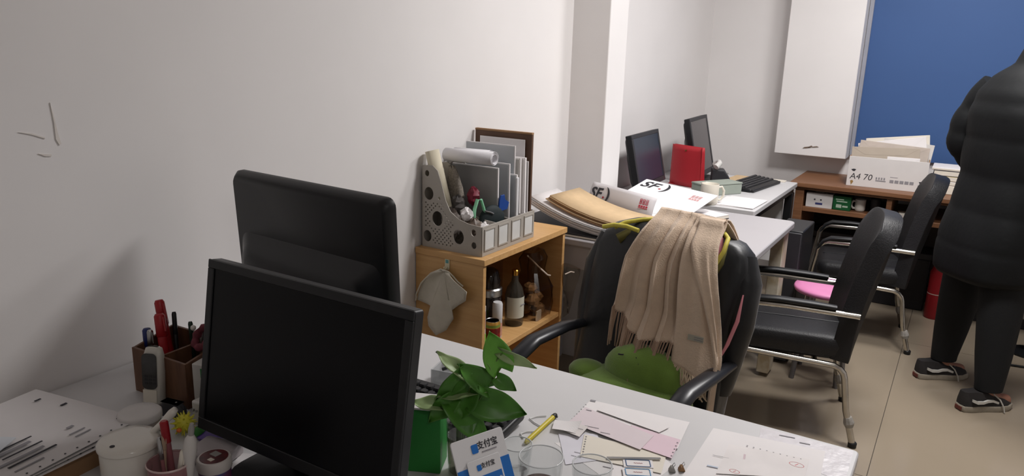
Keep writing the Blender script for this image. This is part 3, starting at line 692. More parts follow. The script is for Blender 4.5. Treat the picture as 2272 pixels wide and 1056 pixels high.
for k in range(NS+1):
    if k in (0, 1): me = pm_
    elif k == 2: me = plate(prof, [circ(c, r, 14) for c, r in big], .003)
    o = link('divider' if 0 < k < NS else 'side_plate', me, RK, t)
    o.matrix_local = Matrix(((1, 0, 0, 0), (0, 0, -1, RY0+k*DY), (0, 1, 0, 0), (0, 0, 0, 1)))
    if len(o.data.materials) == 0: o.data.materials.append(RK)
obj('bottom', MB().box((-1.595, RY0, 0), (-1.345, RY0+NS*DY, .003)), RK, t)
obj('rear_panel', MB().box((-1.597, RY0, 0), (-1.594, RY0+NS*DY, .285)), RK, t)
obj('front_panel', MB().box((-1.348, RY0, 0), (-1.343, RY0+NS*DY, .104)), RK, t, .001)
for k in range(NS):
    y0 = RY0+k*DY+.011; y1 = RY0+(k+1)*DY-.011
    fr_ = MB()
    for lo, hi in (((-1.343, y0, .018), (-1.340, y1, .023)), ((-1.343, y0, .089), (-1.340, y1, .094)), ((-1.343, y0, .023), (-1.340, y0+.004, .089)), ((-1.343, y1-.004, .023), (-1.340, y1, .089))): fr_.box(lo, hi)
    h = obj('label_holder', fr_, RK, t)
    obj('label_card', MB().box((-1.3432, y0+.004, .023), (-1.3422, y1-.004, .089)), mat('label_card', (206, 206, 204), .6), h)
# rolls, folders and odds and ends in the rack
def roll(label, a, b, r, m, turns=2.6):
    a, b = Vector(a), Vector(b); t = thing('paper_roll', label, 'paper', a)
    d = b-a; L = d.length; q = d.to_track_quat('Z', 'Y').to_matrix().to_4x4(); n = int(turns*18); vs = []; 
    def sp(u, v): ang = 2*PI*turns*u; rr = r*(1-.45*u); return (rr*math.cos(ang), rr*math.sin(ang), v*L)
    obj('sheet', MB().grid(sp, n, 2).xf(q), m, t, solid=.0008, smooth=80)
    return t
PAP3 = mat('roll_paper', (222, 220, 224), .7, var=.02)
roll('cream paper roll leaning upright at the wall end of the rack', (-1.522, 2.087, .945), (-1.578, 2.083, 1.14), .027, mat('cream_roll', (208, 200, 178), .7, var=.03))
roll('fat white paper roll lying across the rack slots', (-1.575, 2.165, 1.118), (-1.362, 2.15, 1.125), .025, PAP3)
roll('white paper roll lying behind the fat roll in the rack', (-1.58, 2.225, 1.12), (-1.42, 2.215, 1.125), .018, PAP3)
def folder(label, y0, y1, x0, x1, z1, m, lean=0.0, name='folder', cat='folder', ex=None):
    t = thing(name, label, cat, (0, 0, CZT+.003))
    L = [(x0, y0, 0), (x1, y0, 0), (x1, y1, 0), (x0, y1, 0)]
    U = [(x0, y0+lean, z1), (x1-.002, y0+lean, z1), (x1-.002, y1+lean, z1), (x0, y1+lean, z1)]
    obj('cover', MB().loft([L, U]), m, t, .001)
    obj('page_block', MB().loft([[(x+(.004 if x == x1 else -.0), lerp((y0+y1)/2, y, .6), z+.004) for x, y, z in L], [(x+(.003 if x > -1.5 else 0), lerp((y0+y1)/2+lean, y, .6), z+.003) for x, y, z in U]]), PAPER, t)
    if ex: ex(t)
    return t
CLR = mat('translucent_folder', (196, 200, 204), .35, var=.03, alpha=.82)
GRF = mat('grey_folder', (150, 150, 150), .5, var=.05)
folder('grey sheet folder bowed behind the odds and ends in the rack', 2.208, 2.218, -1.58, -1.385, .275, GRF, -.0)
folder('clear grey plastic folder in the rack', 2.262, 2.272, -1.58, -1.372, .285, CLR, .0)
folder('frosted plastic wallet with white clip spine in the rack', 2.285, 2.297, -1.57, -1.355, .245, CLR, .0, ex=lambda t: obj('spine', MB().box((-1.357, 2.283, .0), (-1.349, 2.299, .238)), mat('white_spine', (208, 208, 210), .4), t, .002))
folder('white paper folder standing in the last rack slot', 2.316, 2.328, -1.58, -1.36, .30, ENV2)
folder('tall pale plastic folder standing in the last rack slot', 2.302, 2.309, -1.585, -1.375, .345, CLR)
folder('white document wallet with folded top in the last rack slot', 2.336, 2.352, -1.58, -1.352, .30, PAPER)
folder('grey document wallet against the brown board in the rack', 2.36, 2.366, -1.58, -1.352, .285, GRF)
folder('blank white sheet standing tall in front of the brown board', 2.372, 2.374, -1.57, -1.375, .36, PAPER)
t = thing('clipboard', 'dark brown wooden board standing behind the folders in the rack', 'board', (0, 0, CZT))
obj('board', MB().box((-1.6, 2.385, .003), (-1.352, 2.397, .385)), mat('brown_board', (92, 66, 50), .6, var=.1), t, .001)
obj('edge', MB().box((-1.6, 2.383, .385), (-1.352, 2.399, .392)), CARD, t, .001)
# crumpled bits
def crumple(name, label, cat, c, r, m, seed, n=14):
    rd = random.Random(seed); mb = MB().ell((0, 0, 0), r, n, 9)
    mb.v = [Vector((p.x*(1+rd.uniform(-.28, .28)), p.y*(1+rd.uniform(-.28, .28)), p.z*(1+rd.uniform(-.25, .25)))) for p in mb.v]
    o = obj(name, mb, m, None, smooth=25); o.location = c; return tag(o, label, cat)
crumple('tissue', 'crumpled white tissue ball in the front of the rack', 'tissue', (-1.43, 2.085, .935), (.024, .02, .022), PAPER, 1)
crumple('tissue', 'crumpled white tissue lying low at the rack front lip', 'tissue', (-1.385, 2.125, .875), (.025, .03, .03), PAPER, 2)
crumple('plastic_wrap', 'dark grey crumpled wrapper in the rack', 'wrapper', (-1.49, 2.12, .955), (.03, .022, .03), mat('grey_wrap', (96, 92, 90), .5, var=.3, scale=50), 3)
crumple('plastic_wrap', 'small crimson wrapper wedged in the rack', 'wrapper', (-1.45, 2.155, .985), (.022, .02, .03), mat('crimson_wrap', (120, 26, 48), .45), 4)
crumple('plastic_wrap', 'brown mottled wrapper at the bottom of the rack', 'wrapper', (-1.41, 2.1, .888), (.035, .025, .03), mat('mottled_wrap', (112, 98, 88), .5, var=.4, scale=60), 5)
crumple('plastic_wrap', 'pale plastic wrapper inside the first rack slot', 'wrapper', (-1.50, 2.1, .89), (.04, .03, .05), mat('pale_wrap', (150, 140, 134), .5, var=.3, scale=50), 6)
t = thing('mesh_bag', 'grey-brown dotted bag standing in the second rack slot', 'bag', (-1.51, 2.145, .81))
obj('sack', MB().loft([[(x, y, z) for x, y in rrect(a, b, .012, 3, (c, 0))] for a, b, c, z in ((.07, .03, 0, 0), (.075, .034, 0, .1), (.06, .03, -.012, .2), (.035, .022, -.022, .26), (.02, .012, -.025, .275))]), mat('dotted_bag', (140, 132, 122), .7, var=.35, scale=180), t, smooth=70)
t = thing('clip', 'pale green plastic clip loop lying in the rack', 'clip', (-1.405, 2.135, .93), 70)
MG = mat('mint_plastic', (140, 205, 165), .4, var=.03)
obj('loop', MB().tube([(-.03, 0, -.03), (-.026, 0, .02), (-.012, .004, .052), (.004, .004, .05), (.014, .002, .02), (.022, 0, -.012), (.04, 0, -.028), (.03, -.004, -.045), (0, -.004, -.046), (-.028, 0, -.036), (-.03, 0, -.03)], .008, 8, flat=.6), MG, t, smooth=80)
t = thing('name_tag', 'blue plastic tag hanging in the rack beside the folders', 'tag', (-1.37, 2.225, .96), 70)
obj('tag', MB().prism([(-.02, -.03), (.018, -.024), (.026, .0), (.008, .012), (.004, .03), (-.012, .028), (-.018, .01)], -.003, .003, 'y'), mat('cobalt_plastic', (26, 70, 150), .4), t, .001)
t = thing('pouch', 'dark green-black pouch slumped in the rack', 'pouch', (-1.39, 2.185, .905), 70)
obj('bag', MB().ell((0, 0, 0), (.055, .02, .052), 20, 12), mat('dark_teal_cloth', (24, 36, 38), .7, var=.1), t, smooth=80)
obj('zip', MB().tube([(-.04, -.012, .036), (-.02, -.017, .03), (-.008, -.02, .024)], .003, 6), STEEL, t)

# ---------------------------------------------------------------- in the cabinet
t = thing('drink_can', 'red and gold drinks can on the cabinet shelf', 'can', (-1.365, 2.165, SZ))
obj('body', MB().lathe([(.024, 0), (.029, .006), (.029, .082), (.025, .09)], 24), mat('gold_can', (196, 150, 70), .3, metal=.5, var=.1), t)
obj('label', MB().lathe([(.0294, .022), (.0294, .068)], 24, cap=False), mat('red_label', (160, 34, 30), .4, var=.35, scale=60, col2=(70, 20, 18)), t)
obj('lid', MB().lathe([(.025, .09), (.0245, .092), (.022, .089), (.01, .089)], 24), STEEL, t)
obj('band', MB().lathe([(.0293, .07), (.0293, .08)], 24, cap=False), mat('green_band', (120, 140, 60), .4), t)
t = thing('bottle', 'slim white bottle with pinkish base beside the drinks can', 'bottle', (-1.385, 2.23, SZ))
obj('body', MB().lathe([(.017, 0), (.0185, .004), (.0185, .075), (.0185, .125), (.014, .135)], 20), mat('frosted_white', (190, 186, 186), .35, var=.03), t)
obj('cap', MB().lathe([(.0185, .075), (.0192, .077), (.0192, .13), (.016, .138)], 20), mat('bottle_cap', (208, 208, 210), .35), t)
obj('label', MB().lathe([(.0189, .01), (.0189, .06)], 20, cap=False), mat('pink_label', (190, 140, 120), .5, var=.2, scale=50), t)
t = thing('bottle', 'clear glass bottle with white paper label and gold cap', 'bottle', (-1.405, 2.385, SZ))
obj('glass', MB().lathe([(.034, 0), (.037, .008), (.037, .12), (.03, .15), (.014, .175), (.012, .205)], 28), mat('dark_glass', (70, 66, 58), .08, var=0, spec=.6, alpha=.55), t, smooth=60)
obj('label', MB().add([p for p in MB().lathe([(.0376, .035), (.0376, .118)], 40, cap=False).v], [f for i, f in enumerate(MB().lathe([(.0376, .035), (.0376, .118)], 40, cap=False).f) if i % 40 in range(0, 8) or i % 40 in range(28, 40)]), mat('bottle_label', (186, 184, 170), .6, var=.04), t)
obj('print', MB().box((.0378, -.012, .085), (.0384, .012, .09)), GINK, t)
obj('cap', MB().lathe([(.013, .2), (.0135, .218), (.01, .222)], 18), mat('gold_cap', (200, 150, 70), .25, metal=1), t)
t = thing('jar', 'dark glass jar with a wide metal lid at the back of the cabinet shelf', 'jar', (-1.455, 2.285, SZ))
obj('glass', MB().lathe([(.04, 0), (.044, .01), (.044, .13), (.04, .14)], 28), mat('smoked_glass', (40, 34, 32), .08, var=0), t)
obj('lid', MB().lathe([(.045, .138), (.047, .14), (.047, .165), (.042, .17)], 28), STEEL, t)
obj('dome', MB().lathe([(.038, .17), (.04, .2), (.03, .235), (.012, .245)], 28), mat('smoked_glass', (40, 34, 32), .08, var=0), t, smooth=60)
t = thing('carton', 'red and white packet with green foot at the near end of the cabinet shelf', 'box', (-1.40, 2.085, SZ))
obj('body', MB().box((-.03, -.022, 0), (.045, .022, .165)), mat('packet_white', (206, 200, 194), .5), t, .002)
obj('panel', MB().box((-.02, -.018, .08), (.0456, .018, .145)), RED, t)
obj('foot_band', MB().box((-.0305, -.0225, 0), (.0456, .0225, .06)), mat('lime_print', (130, 176, 70), .5), t)
t = thing('plastic_bag', 'crinkled clear plastic bag of brown snacks in the cabinet', 'bag', (-1.40, 2.515, SZ))
rd = random.Random(11); mb = MB().loft([[(x*(1+rd.uniform(-.15, .15)), y*(1+rd.uniform(-.15, .15)), z) for x, y in rrect(a, b, .02, 4)] for a, b, z in ((.11, .12, .002), (.13, .14, .05), (.12, .13, .12), (.08, .09, .19), (.09, .1, .24), (.05, .1, .27))], cap=False)
obj('film', mb, BAGP, t, smooth=15)
for k, (x, y, z) in enumerate(((-.02, -.03, .03), (.02, .02, .028), (0, .03, .07), (.015, -.025, .075), (-.01, 0, .11))):
    m_ = MB().ell((0, 0, 0), (.028, .03, .022), 10, 6); m_.v = [p*(1+rd.uniform(-.2, .2)) for p in m_.v]
    obj('snack', m_.xf(T(x, y, z)), mat('brown_snack', (150, 116, 76), .7, var=.3, scale=50), t, smooth=30)
obj('tag', MB().box((.05, -.055, .0), (.056, -.02, .04)), PAPER2, t)
obj('tie', MB().tube([(.0, -.05, .26), (.03, -.01, .21), (.05, .03, .17), (.055, .045, .165)], .003, 6), mat('bag_fold', (206, 190, 176), .3), t)
t = thing('plastic_bag', 'limp clear plastic bag hanging off the end of the cabinet', 'bag', (-1.27, 2.56, .42))
rd = random.Random(5)
obj('film', MB().grid(lambda u, v: (-.02+.02*math.sin(5*u+3*v), -.02+.13*u+.01*math.sin(8*v), .02+.2*v+.02*math.sin(4*u)), 9, 9), BAGP, t, smooth=15)
obj('seal', MB().tube([(-.01, .0, .21), (0, .03, .215), (.0, .06, .205)], .0025, 6), mat('bag_fold', (206, 190, 176), .3), t)

# ---------------------------------------------------------------- heap on the middle desk
def sheaf(name, label, cat, z0, n, m, x0, x1, y0, y1, seed, curl=.12, th=.0028, lift=.0, rz=0.0, m2=None):
    # a slumped pile of sheets: the wall end rides up, the front end droops
    t = thing(name, label, cat, ((x0+x1)/2, (y0+y1)/2, z0), rz); rd = random.Random(seed)
    hx, hy = (x1-x0)/2, (y1-y0)/2
    for k in range(n):
        dx, dy = rd.uniform(-.012, .012), rd.uniform(-.008, .008); z = k*th*1.25
        def f(u, v, z=z, dx=dx, dy=dy):
            x = lerp(-hx, hx, u); return (x+dx, lerp(-hy, hy, v)+dy+.01*u, lift+z+curl*(1-u)**2*.9-.0*u)
        obj('sheet', MB().grid(f, 8, 1), m if (k % 3 or not m2) else m2, t, solid=th, off=1, smooth=80)
    return t
t = thing('lever_file', 'dark grey file lying under the slumped papers on the middle desk', 'file', (-1.32, 2.80, .75))
obj('cover', MB().prism([(-.22, 0), (.18, 0), (.18, .012), (-.1, .022), (-.22, .06)], -.12, .1, 'y'), DARK, t, .003)
obj('page_block', MB().box((-.2, -.121, .003), (.17, .09, .01)), PAPER2, t)
sheaf('paper_pile', 'slumped pile of white printed sheets on the middle desk', 'paper', .765, 8, PAPER, -1.52, -1.12, 2.68, 2.90, 21, .105, .0035, .004, -2, mat('grey_sheet', (196, 198, 202), .8))
sheaf('envelope_pile', 'pile of brown kraft envelopes on top of the white sheets', 'envelope', .80, 6, KRAFT, -1.44, -1.06, 2.69, 2.93, 22, .085, .004, .002, -4, CARD)
def logo(t, M, s):
    text('lettering', 'SF', .062*s, INK, t, M @ T(-.03*s, 0, 0), bold=.0016*s, shear=.2)
    a = [(.040*s*math.cos(math.radians(q)), .040*s*math.sin(math.radians(q))) for q in range(-58, 62, 8)]; b = [(.030*s*math.cos(math.radians(q)), .042*s*math.sin(math.radians(q))) for q in range(54, -58, -8)]
    obj('emblem', MB().prism([(x+.002*s, y) for x, y in a+b], 0, .0004).xf(M), INK, t)
    obj('emblem', MB().lathe([(.0045*s, 0), (.0045*s, .0005)], 12).xf(M @ T(.014*s, -.012*s, 0)), mat('deep_red', (160, 30, 40), .6), t)
def stamp(t, M, s, m):
    g = MB()
    for i in range(3):
        for j in range(2):
            x, y = (-.018+i*.0135)*s, (.002+j*.0125)*s
            for lo, hi in (((0, 0), (.0105, .002)), ((0, .0085), (.0105, .0105)), ((0, 0), (.002, .0105)), ((.0085, 0), (.0105, .0105)), ((.004, .004), (.007, .0065))):
                g.box((x+lo[0]*s, y+lo[1]*s, 0), (x+hi[0]*s, y+hi[1]*s, .0005))
    for i in range(4): g.box(((-.018+i*.0103)*s, -.01*s, 0), ((-.018+i*.0103+.008)*s, -.003*s, .0005))
    g.box((-.018*s, -.016*s, 0), (.022*s, -.013*s, .0005))
    o = obj('print', g.xf(M), m, t); o['kind'] = 'stuff'
STR = mat('stamp_red', (176, 40, 62), .6, var=0)
# upright bent courier envelope
t = thing('courier_envelope', 'grey-white courier envelope with black logo, bent upright on the heap', 'envelope', (-1.24, 2.97, .80), -2)
def bent(u, v): return (-.155+.31*u, .05*v*v-.03*math.sin(PI*u)*v-.01*u, .0+.125*v*(1-.28*u)+.01*math.sin(PI*u)*v)
obj('cover', MB().grid(bent, 12, 8), mat('grey_envelope', (200, 196, 198), .6, var=.02), t, solid=.003, smooth=80)
def onb(u, v, s=0.01):
    p = Vector(bent(u, v)); ex = Vector(bent(u+s, v))-p; ey = Vector(bent(u, v+s))-p; return frame(p-ey.cross(ex).normalized()*-.0022 if False else p+ex.cross(ey).normalized()*.0022, ex, ey)
logo(t, onb(.2, .66), 1.05); stamp(t, onb(.85, .62), 1.0, STR)
# flat courier envelope propped on the heap
e0, e1, e2 = Vector((-1.40, 3.17, .80)), Vector((-1.02, 3.10, .775)), Vector((-1.33, 3.50, .875))
t = thing('courier_envelope', 'white flat courier envelope with black logo lying tilted on the heap', 'envelope', tuple(e0))
ex, ey = e1-e0, e2-e0
M = frame((0, 0, 0), ex, ey); Lx, Ly = ex.length, .36
obj('cover', MB().prism(rrect(Lx, Ly, .004, 2, (Lx/2, Ly/2)), -.004, 0).xf(M), mat('bright_envelope', (238, 237, 239), .55, var=.01), t, .001)
logo(t, M @ T(.10, Ly-.06, .0003), 1.5)
stamp(t, M @ T(Lx-.07, Ly-.09, .0003), 1.3, mat('stamp_pale', (196, 130, 128), .6))
for k in range(2):
    g = MB().box((Lx-.13+k*.05, .05, 0), (Lx-.095+k*.05, .085, .0005)); obj('print', g.xf(M @ T(0, 0, .0002)), GINK, t)
obj('print', MB().box((.0, .03, 0), (Lx-.05, .033, .0005)).xf(M @ T(0, 0, .0002)), mat('pale_line', (200, 198, 200), .6), t)
obj('print', MB().lathe([(.005, 0), (.005, .0006)], 12).xf(M @ T(Lx-.04, .02, .0)), INK, t)
t = thing('parcel', 'low grey parcel propping up the courier envelopes', 'parcel', (-1.28, 3.20, .75), 5)
obj('body', MB().box((-.11, -.06, 0), (.1, .1, .03)), GREYP, t, .004); obj('tape', MB().box((-.02, -.0605, 0), (.02, .1005, .0305)), CARD, t)
t = thing('notebook', 'cream notebook with dark cover lying past the courier envelope', 'notebook', (-.975, 3.43, .75), -22)
obj('cover', MB().box((-.07, -.05, 0), (.07, .05, .004)), DARK, t, .001)
obj('page_block', MB().box((-.068, -.049, .004), (.069, .049, .018)), PAPER2, t, .001)
obj('page', MB().box((-.069, -.05, .018), (.07, .05, .0195)), PAPER, t)
# ---------------------------------------------------------------- things on the near desk
DZ = .75
# wooden pen organiser
WAL = wood('walnut', (120, 84, 60), (84, 56, 42), scale=(30, 30, 6))
t = thing('pen_organiser', 'brown wooden pen organiser box on the near desk by the wall', 'organiser', (-1.38, .93, DZ), 2)
w_, d_, h_ = .17, .105, .108
obj('front_board', MB().box((-w_/2, -d_/2, 0), (w_/2, -d_/2+.006, h_*.93)), WAL, t, .0008)
obj('rear_board', MB().box((-w_/2, d_/2-.006, 0), (w_/2, d_/2, h_+.012)), WAL, t, .0008)
for s in (-1, 1): obj('side_board', MB().prism([(-d_/2+.006, 0), (d_/2-.006, 0), (d_/2-.006, h_+.012), (-d_/2+.006, h_*.93)], s*(w_/2-.003)-.003, s*(w_/2-.003)+.003, 'x'), WAL, t, .0008)
obj('partition', MB().box((-.003, -d_/2+.006, .004), (.003, d_/2-.006, h_*.9)), WAL, t)
obj('bottom', MB().box((-w_/2+.006, -d_/2+.006, 0), (w_/2-.006, d_/2-.006, .004)), WAL, t)
def pen(label, a, b, r, m, capm=None, name='pen', tipm=None, frac=.3):
    a, b = Vector(a), Vector(b); t = thing(name, label, 'pen', tuple(a)); d = b-a
    obj('barrel', MB().tube([d*0.0, d*.05, d*(1-frac)], [r*.5, r, r], 12), m, t, smooth=60)
    c = obj('cap', MB().tube([d*(1-frac), d*(1-frac*.98), d*.97, d], [r, r*1.15, r*1.1, r*.8], 12), capm or m, t, smooth=60)
    obj('clip', MB().tube([d*.97+Vector((r*1.2, 0, 0)), d*(1-frac*.7)+Vector((r*1.5, 0, 0))], r*.25, 6), capm or m, t)
    return t
MR = mat('red_marker', (158, 26, 32), .4, var=.04)
pen('thick red marker leaning to the left in the organiser', (-1.418, .94, .756), (-1.46, .945, .938), .0095, MR)
pen('thick red marker standing beside the other in the organiser', (-1.395, .91, .756), (-1.433, .925, .918), .010, MR)
pen('black ballpoint behind the red markers', (-1.39, .93, .756), (-1.425, .955, .915), .0045, BLACK)
pen('dark green pen standing upright in the organiser', (-1.37, .96, .756), (-1.385, .965, .898), .0045, mat('dark_green_pen', (30, 52, 40), .4))
pen('blue marker standing at the wall end of the organiser', (-1.448, .905, .756), (-1.462, .912, .882), .0085, mat('navy_marker', (28, 42, 104), .4))
pen('short black and silver pen beside the blue marker', (-1.432, .9, .756), (-1.44, .905, .885), .006, BLACK, STEEL)
pen('short brown pen in the right organiser slot', (-1.34, .95, .756), (-1.345, .965, .888), .005, mat('brown_pen', (92, 70, 52), .4), STEEL)
pen('short grey pen in the right organiser slot', (-1.325, .955, .756), (-1.325, .967, .892), .005, GREYP, BLACK)
t = thing('hair_tie', 'crimson scrunchie resting on top of the pens in the organiser', 'hair tie', (-1.317, .945, .884))
obj('ring', MB().tube([(.02*math.cos(2*PI*i/20), .014*math.sin(2*PI*i/20), .02*math.sin(2*PI*i/20)*.9) for i in range(21)], [.008+.002*math.sin(i*2.1) for i in range(21)], 10), mat('crimson_cloth', (110, 46, 58), .8, var=.4, scale=80), t, smooth=80)
obj('charm', MB().ell((-.022, -.006, .018), (.006, .006, .006), 10, 8), mat('pearl', (210, 205, 200), .2), t)
# cordless phone handset
t = thing('phone_handset', 'white cordless phone handset propped upright against the organiser', 'phone', (-1.37, .858, DZ), 24)
M = RX(-5) @ Matrix.Diagonal((1, 1, .9, 1))
obj('body', MB().loft([[(x, y, z) for x, y in rrect(a, b, .009, 4, (0, c))] for a, b, c, z in ((.03, .018, 0, .002), (.04, .024, 0, .01), (.042, .025, 0, .08), (.04, .024, .001, .12), (.034, .018, .002, .136), (.02, .01, .002, .14))]).xf(M), mat('phone_white', (196, 192, 184), .35), t, smooth=60)
obj('face', MB().prism(rrect(.032, .085, .01, 4), 0, .002).xf(M @ T(-.002, -.0128, .085) @ RX(90)), mat('phone_face', (66, 66, 66), .3, var=.2, scale=60), t)
obj('sticker', MB().box((-.018, -.0137, .01), (.012, -.0125, .04)).xf(M), PAPER2, t)
for i in range(3):
    for j in range(3): obj('key', MB().box((-.012+i*.009, -.0155, .055+j*.008), (-.006+i*.009, -.0146, .06+j*.008)).xf(M), DARK, t)
t = thing('charger', 'dark phone charger with rounded top beside the handset', 'charger', (-1.302, .852, DZ), 10)
obj('cradle', MB().loft([[(x, y, z) for x, y in rrect(a, b, .015, 4)] for a, b, z in ((.06, .03, 0), (.06, .03, .014), (.045, .02, .028))]), DARK, t, .002)
obj('lamp', MB().lathe([(.002, 0), (.002, .001)], 8, (.01, 0, .028)), GREYP, t)
# white carton with green label
t = thing('carton', 'slim white packet with green corner beside the organiser', 'box', (-1.262, .905, DZ), 15)
obj('body', MB().box((-.016, -.02, 0), (.02, .02, .108)), mat('packet_white2', (196, 194, 190), .5), t, .002)
obj('corner_print', MB().box((.004, -.0206, .08), (.0206, .0, .1)), mat('leaf_green_print', (40, 120, 60), .5), t)
t = thing('plug_adapter', 'small white power adapter beside the toy ball', 'adapter', (-1.225, .862, DZ))
obj('body', MB().box((-.013, -.012, 0), (.013, .012, .05)), mat('adapter_white', (206, 204, 200), .4), t, .004)
obj('prong', MB().box((-.006, -.016, .03), (-.003, -.012, .034)), STEEL, t); obj('prong', MB().box((.003, -.016, .03), (.006, -.012, .034)), STEEL, t)
# carton of continuous forms
t = thing('carton', 'open brown carton holding the stack of perforated forms', 'box', (-1.375, .60, DZ), 6)
obj('wall', MB().box((-.14, -.13, 0), (-.136, .12, .04)), CARD, t); obj('wall', MB().box((.136, -.13, 0), (.14, .12, .04)), CARD, t)
obj('wall', MB().box((-.136, .116, 0), (.136, .12, .04)), CARD, t); obj('wall', MB().box((-.136, -.13, 0), (.136, -.126, .04)), CARD, t)
obj('bottom', MB().box((-.136, -.126, 0), (.136, .116, .034)), CARD, t)
obj('flap', MB().box((.05, -.16, .036), (.14, -.126, .039)).xf(RX(0)), KRAFT, t)
FORM = mat('form_paper', (204, 200, 200), .8, var=.02)
for k, (dx, dy, r_, lb) in enumerate(((.006, -.012, 4, 'bottom perforated form sheet in the brown carton'), (.0, -.004, 6, 'middle perforated form sheet in the brown carton'), (-.004, .002, 8, 'top perforated form sheet printed with dark bars'))):
    t = thing('form_sheet', lb, 'paper', (-1.367+dx, .593+dy, DZ+.041+k*.004), r_)
    def sh(u, v, k=k): return (-.145+.29*u, -.135+.27*v, .002*math.sin(PI*u)*math.sin(2*PI*v+k)+(.004*(u**4)))
    obj('sheet', MB().grid(sh, 10, 8), FORM, t, solid=.0012, off=1, smooth=0)
    for i in range(12):
        z_ = .0016+.004+.0003; obj('tractor_hole', MB().lathe([(.0018, 0), (.0018, .0004)], 8, (.137, -.125+i*.0225, z_-.0012)), INK, t)
    if k == 2:
        rd = random.Random(4)
        for i, (x, y, l, wd, m_) in enumerate(((.095, -.04, .085, .004, INK), (.08, -.05, .08, .006, GINK), (.062, -.035, .07, .003, INK), (.045, -.05, .08, .007, GINK), (.03, -.04, .085, .003, INK), (.012, -.055, .07, .008, GINK), (.115, -.06, .05, .003, GINK), (.10, .05, .03, .003, GINK), (.085, .05, .03, .003, GINK), (-.03, .11, .012, .005, INK), (-.09, .10, .012, .004, INK), (.11, .118, .01, .006, INK), (.0, -.03, .02, .006, GINK), (.06, .055, .012, .006, GINK))):
            obj('print', MB().box((x-wd/2, y-l/2, .0034), (x+wd/2, y+l/2, .0044)), m_, t)
tag(obj('paper_sheet', MB().prism(rrect(.16, .2, .002, 1), DZ+.056, DZ+.0572).xf(T(-1.365, .455, 0) @ RZ(32)), mat('bluish_paper', (196, 200, 206), .8, var=.03), None), 'loose bluish paper lying over the corner of the forms', 'paper')
# lidded container
t = thing('container', 'round clear tub with flat white lid beside the forms', 'container', (-1.262, .757, DZ))
obj('body', MB().lathe([(.032, 0), (.034, .004), (.0365, .045)], 32), mat('tub_wall', (150, 140, 136), .25, var=.25, scale=20), t)
obj('sticker', MB().prism([(-.02, .006), (-.006, .03), (-.012, .012)], -.0375, -.0365, 'y'), mat('maroon_print', (80, 30, 40), .5), t)
obj('lid', MB().lathe([(.0375, .044), (.039, .046), (.039, .056), (.036, .059), (.02, .0595)], 32), mat('lid_white', (200, 196, 194), .5), t, smooth=50)
# lidded mug with spoon
t = mug('white ceramic mug with domed lid in front of the tub', (-1.105, .64, DZ), 168, .046, .095)
obj('lid', MB().lathe([(.045, .094), (.049, .096), (.049, .102), (.044, .106), (.03, .107), (.012, .1075)], 32), CERAM, t, smooth=60)
obj('steam_hole', MB().lathe([(.004, 0), (.004, .0006)], 10, (-.012, .03, .1072)), INK, t)
t = thing('spoon', 'white spoon handle sticking out of the lidded mug', 'spoon', (-1.08, .685, DZ+.105))
obj('handle', MB().tube([(-.012, -.012, .0), (.0, .0, .015), (.012, .012, .033), (.016, .016, .04)], [.005, .006, .0075, .005], 10), CERAM, t, smooth=80)
# pink cup of odds and ends
t = thing('pen_cup', 'translucent pink plastic cup beside the lidded mug', 'cup', (-1.012, .648, DZ))
PKC = mat('pink_clear', (170, 120, 124), .25, var=.15, scale=30, alpha=.6)
obj('body', MB().lathe([(.026, 0), (.028, .003), (.034, .09), (.033, .09), (.027, .006), (.01, .005)], 28), PKC, t, smooth=50)
obj('rim', MB().lathe([(.034, .088), (.0355, .09), (.034, .092)], 28, cap=False), mat('pale_rim', (200, 176, 172), .3), t)
t = thing('glue_bottle', 'white glue bottle with tapered nozzle in the pink cup', 'bottle', (-1.0, .662, DZ+.008))
obj('body', MB().lathe([(.008, 0), (.009, .09), (.011, .11), (.009, .13), (.004, .14)], 16).xf(RY(12)), mat('glue_white', (206, 202, 198), .4), t, smooth=60)
obj('cap', MB().lathe([(.0045, .138), (.005, .15), (.003, .16)], 12).xf(RY(12)), GREYP, t)
t = thing('lipstick', 'red capped lipstick tube standing in the pink cup', 'cosmetic', (-1.03, .665, DZ+.008))
obj('tube', MB().lathe([(.006, 0), (.006, .1)], 14).xf(RY(-6)), mat('rose_tube', (150, 90, 96), .3), t); obj('cap', MB().lathe([(.0068, .1), (.0068, .135), (.005, .137)], 14).xf(RY(-6)), RED, t)
pen('slim brown pencil in the pink cup', (-1.022, .64, DZ+.008), (-1.045, .665, DZ+.135), .0035, mat('tan_pencil', (176, 150, 128), .5))
pen('slim rose pencil in the pink cup', (-1.01, .64, DZ+.008), (-1.03, .645, DZ+.128), .003, mat('rose_pencil', (150, 96, 100), .5), STEEL)
pen('cream cotton stick in the pink cup', (-.998, .64, DZ+.008), (-.985, .655, DZ+.115), .004, PAPER2)
# spiky toy ball
t = thing('toy_ball', 'yellow spiky rubber ball with orange beak', 'toy', (-1.215, .815, DZ+.022))
YB = mat('yellow_rubber', (206, 200, 60), .5)
obj('ball', MB().ell((0, 0, 0), (.017, .017, .017), 16, 10), YB, t, smooth=80)
sp = MB()
for i in range(46):
    z = 1-2*(i+.5)/46; r_ = math.sqrt(1-z*z); a = i*2.39996; d = Vector((r_*math.cos(a), r_*math.sin(a), z)); sp.tube([d*.015, d*.0245], [.0022, .0008], 5)
o = obj('spikes', sp, YB, t); o['kind'] = 'stuff'
obj('beak', MB().ell((.010, -.018, -.004), (.005, .005, .004), 10, 8), mat('orange_rubber', (214, 110, 40), .5), t)
tag(obj('toy_ball', MB().ell((-1.178, .822, DZ+.012), (.012, .012, .012), 14, 10), mat('green_rubber', (50, 120, 50), .5), None, smooth=80), 'small smooth green ball touching the spiky ball', 'toy')
t = thing('packet', 'purple printed sachet lying under the near monitor', 'packet', (-1.145, .845, DZ), 20)
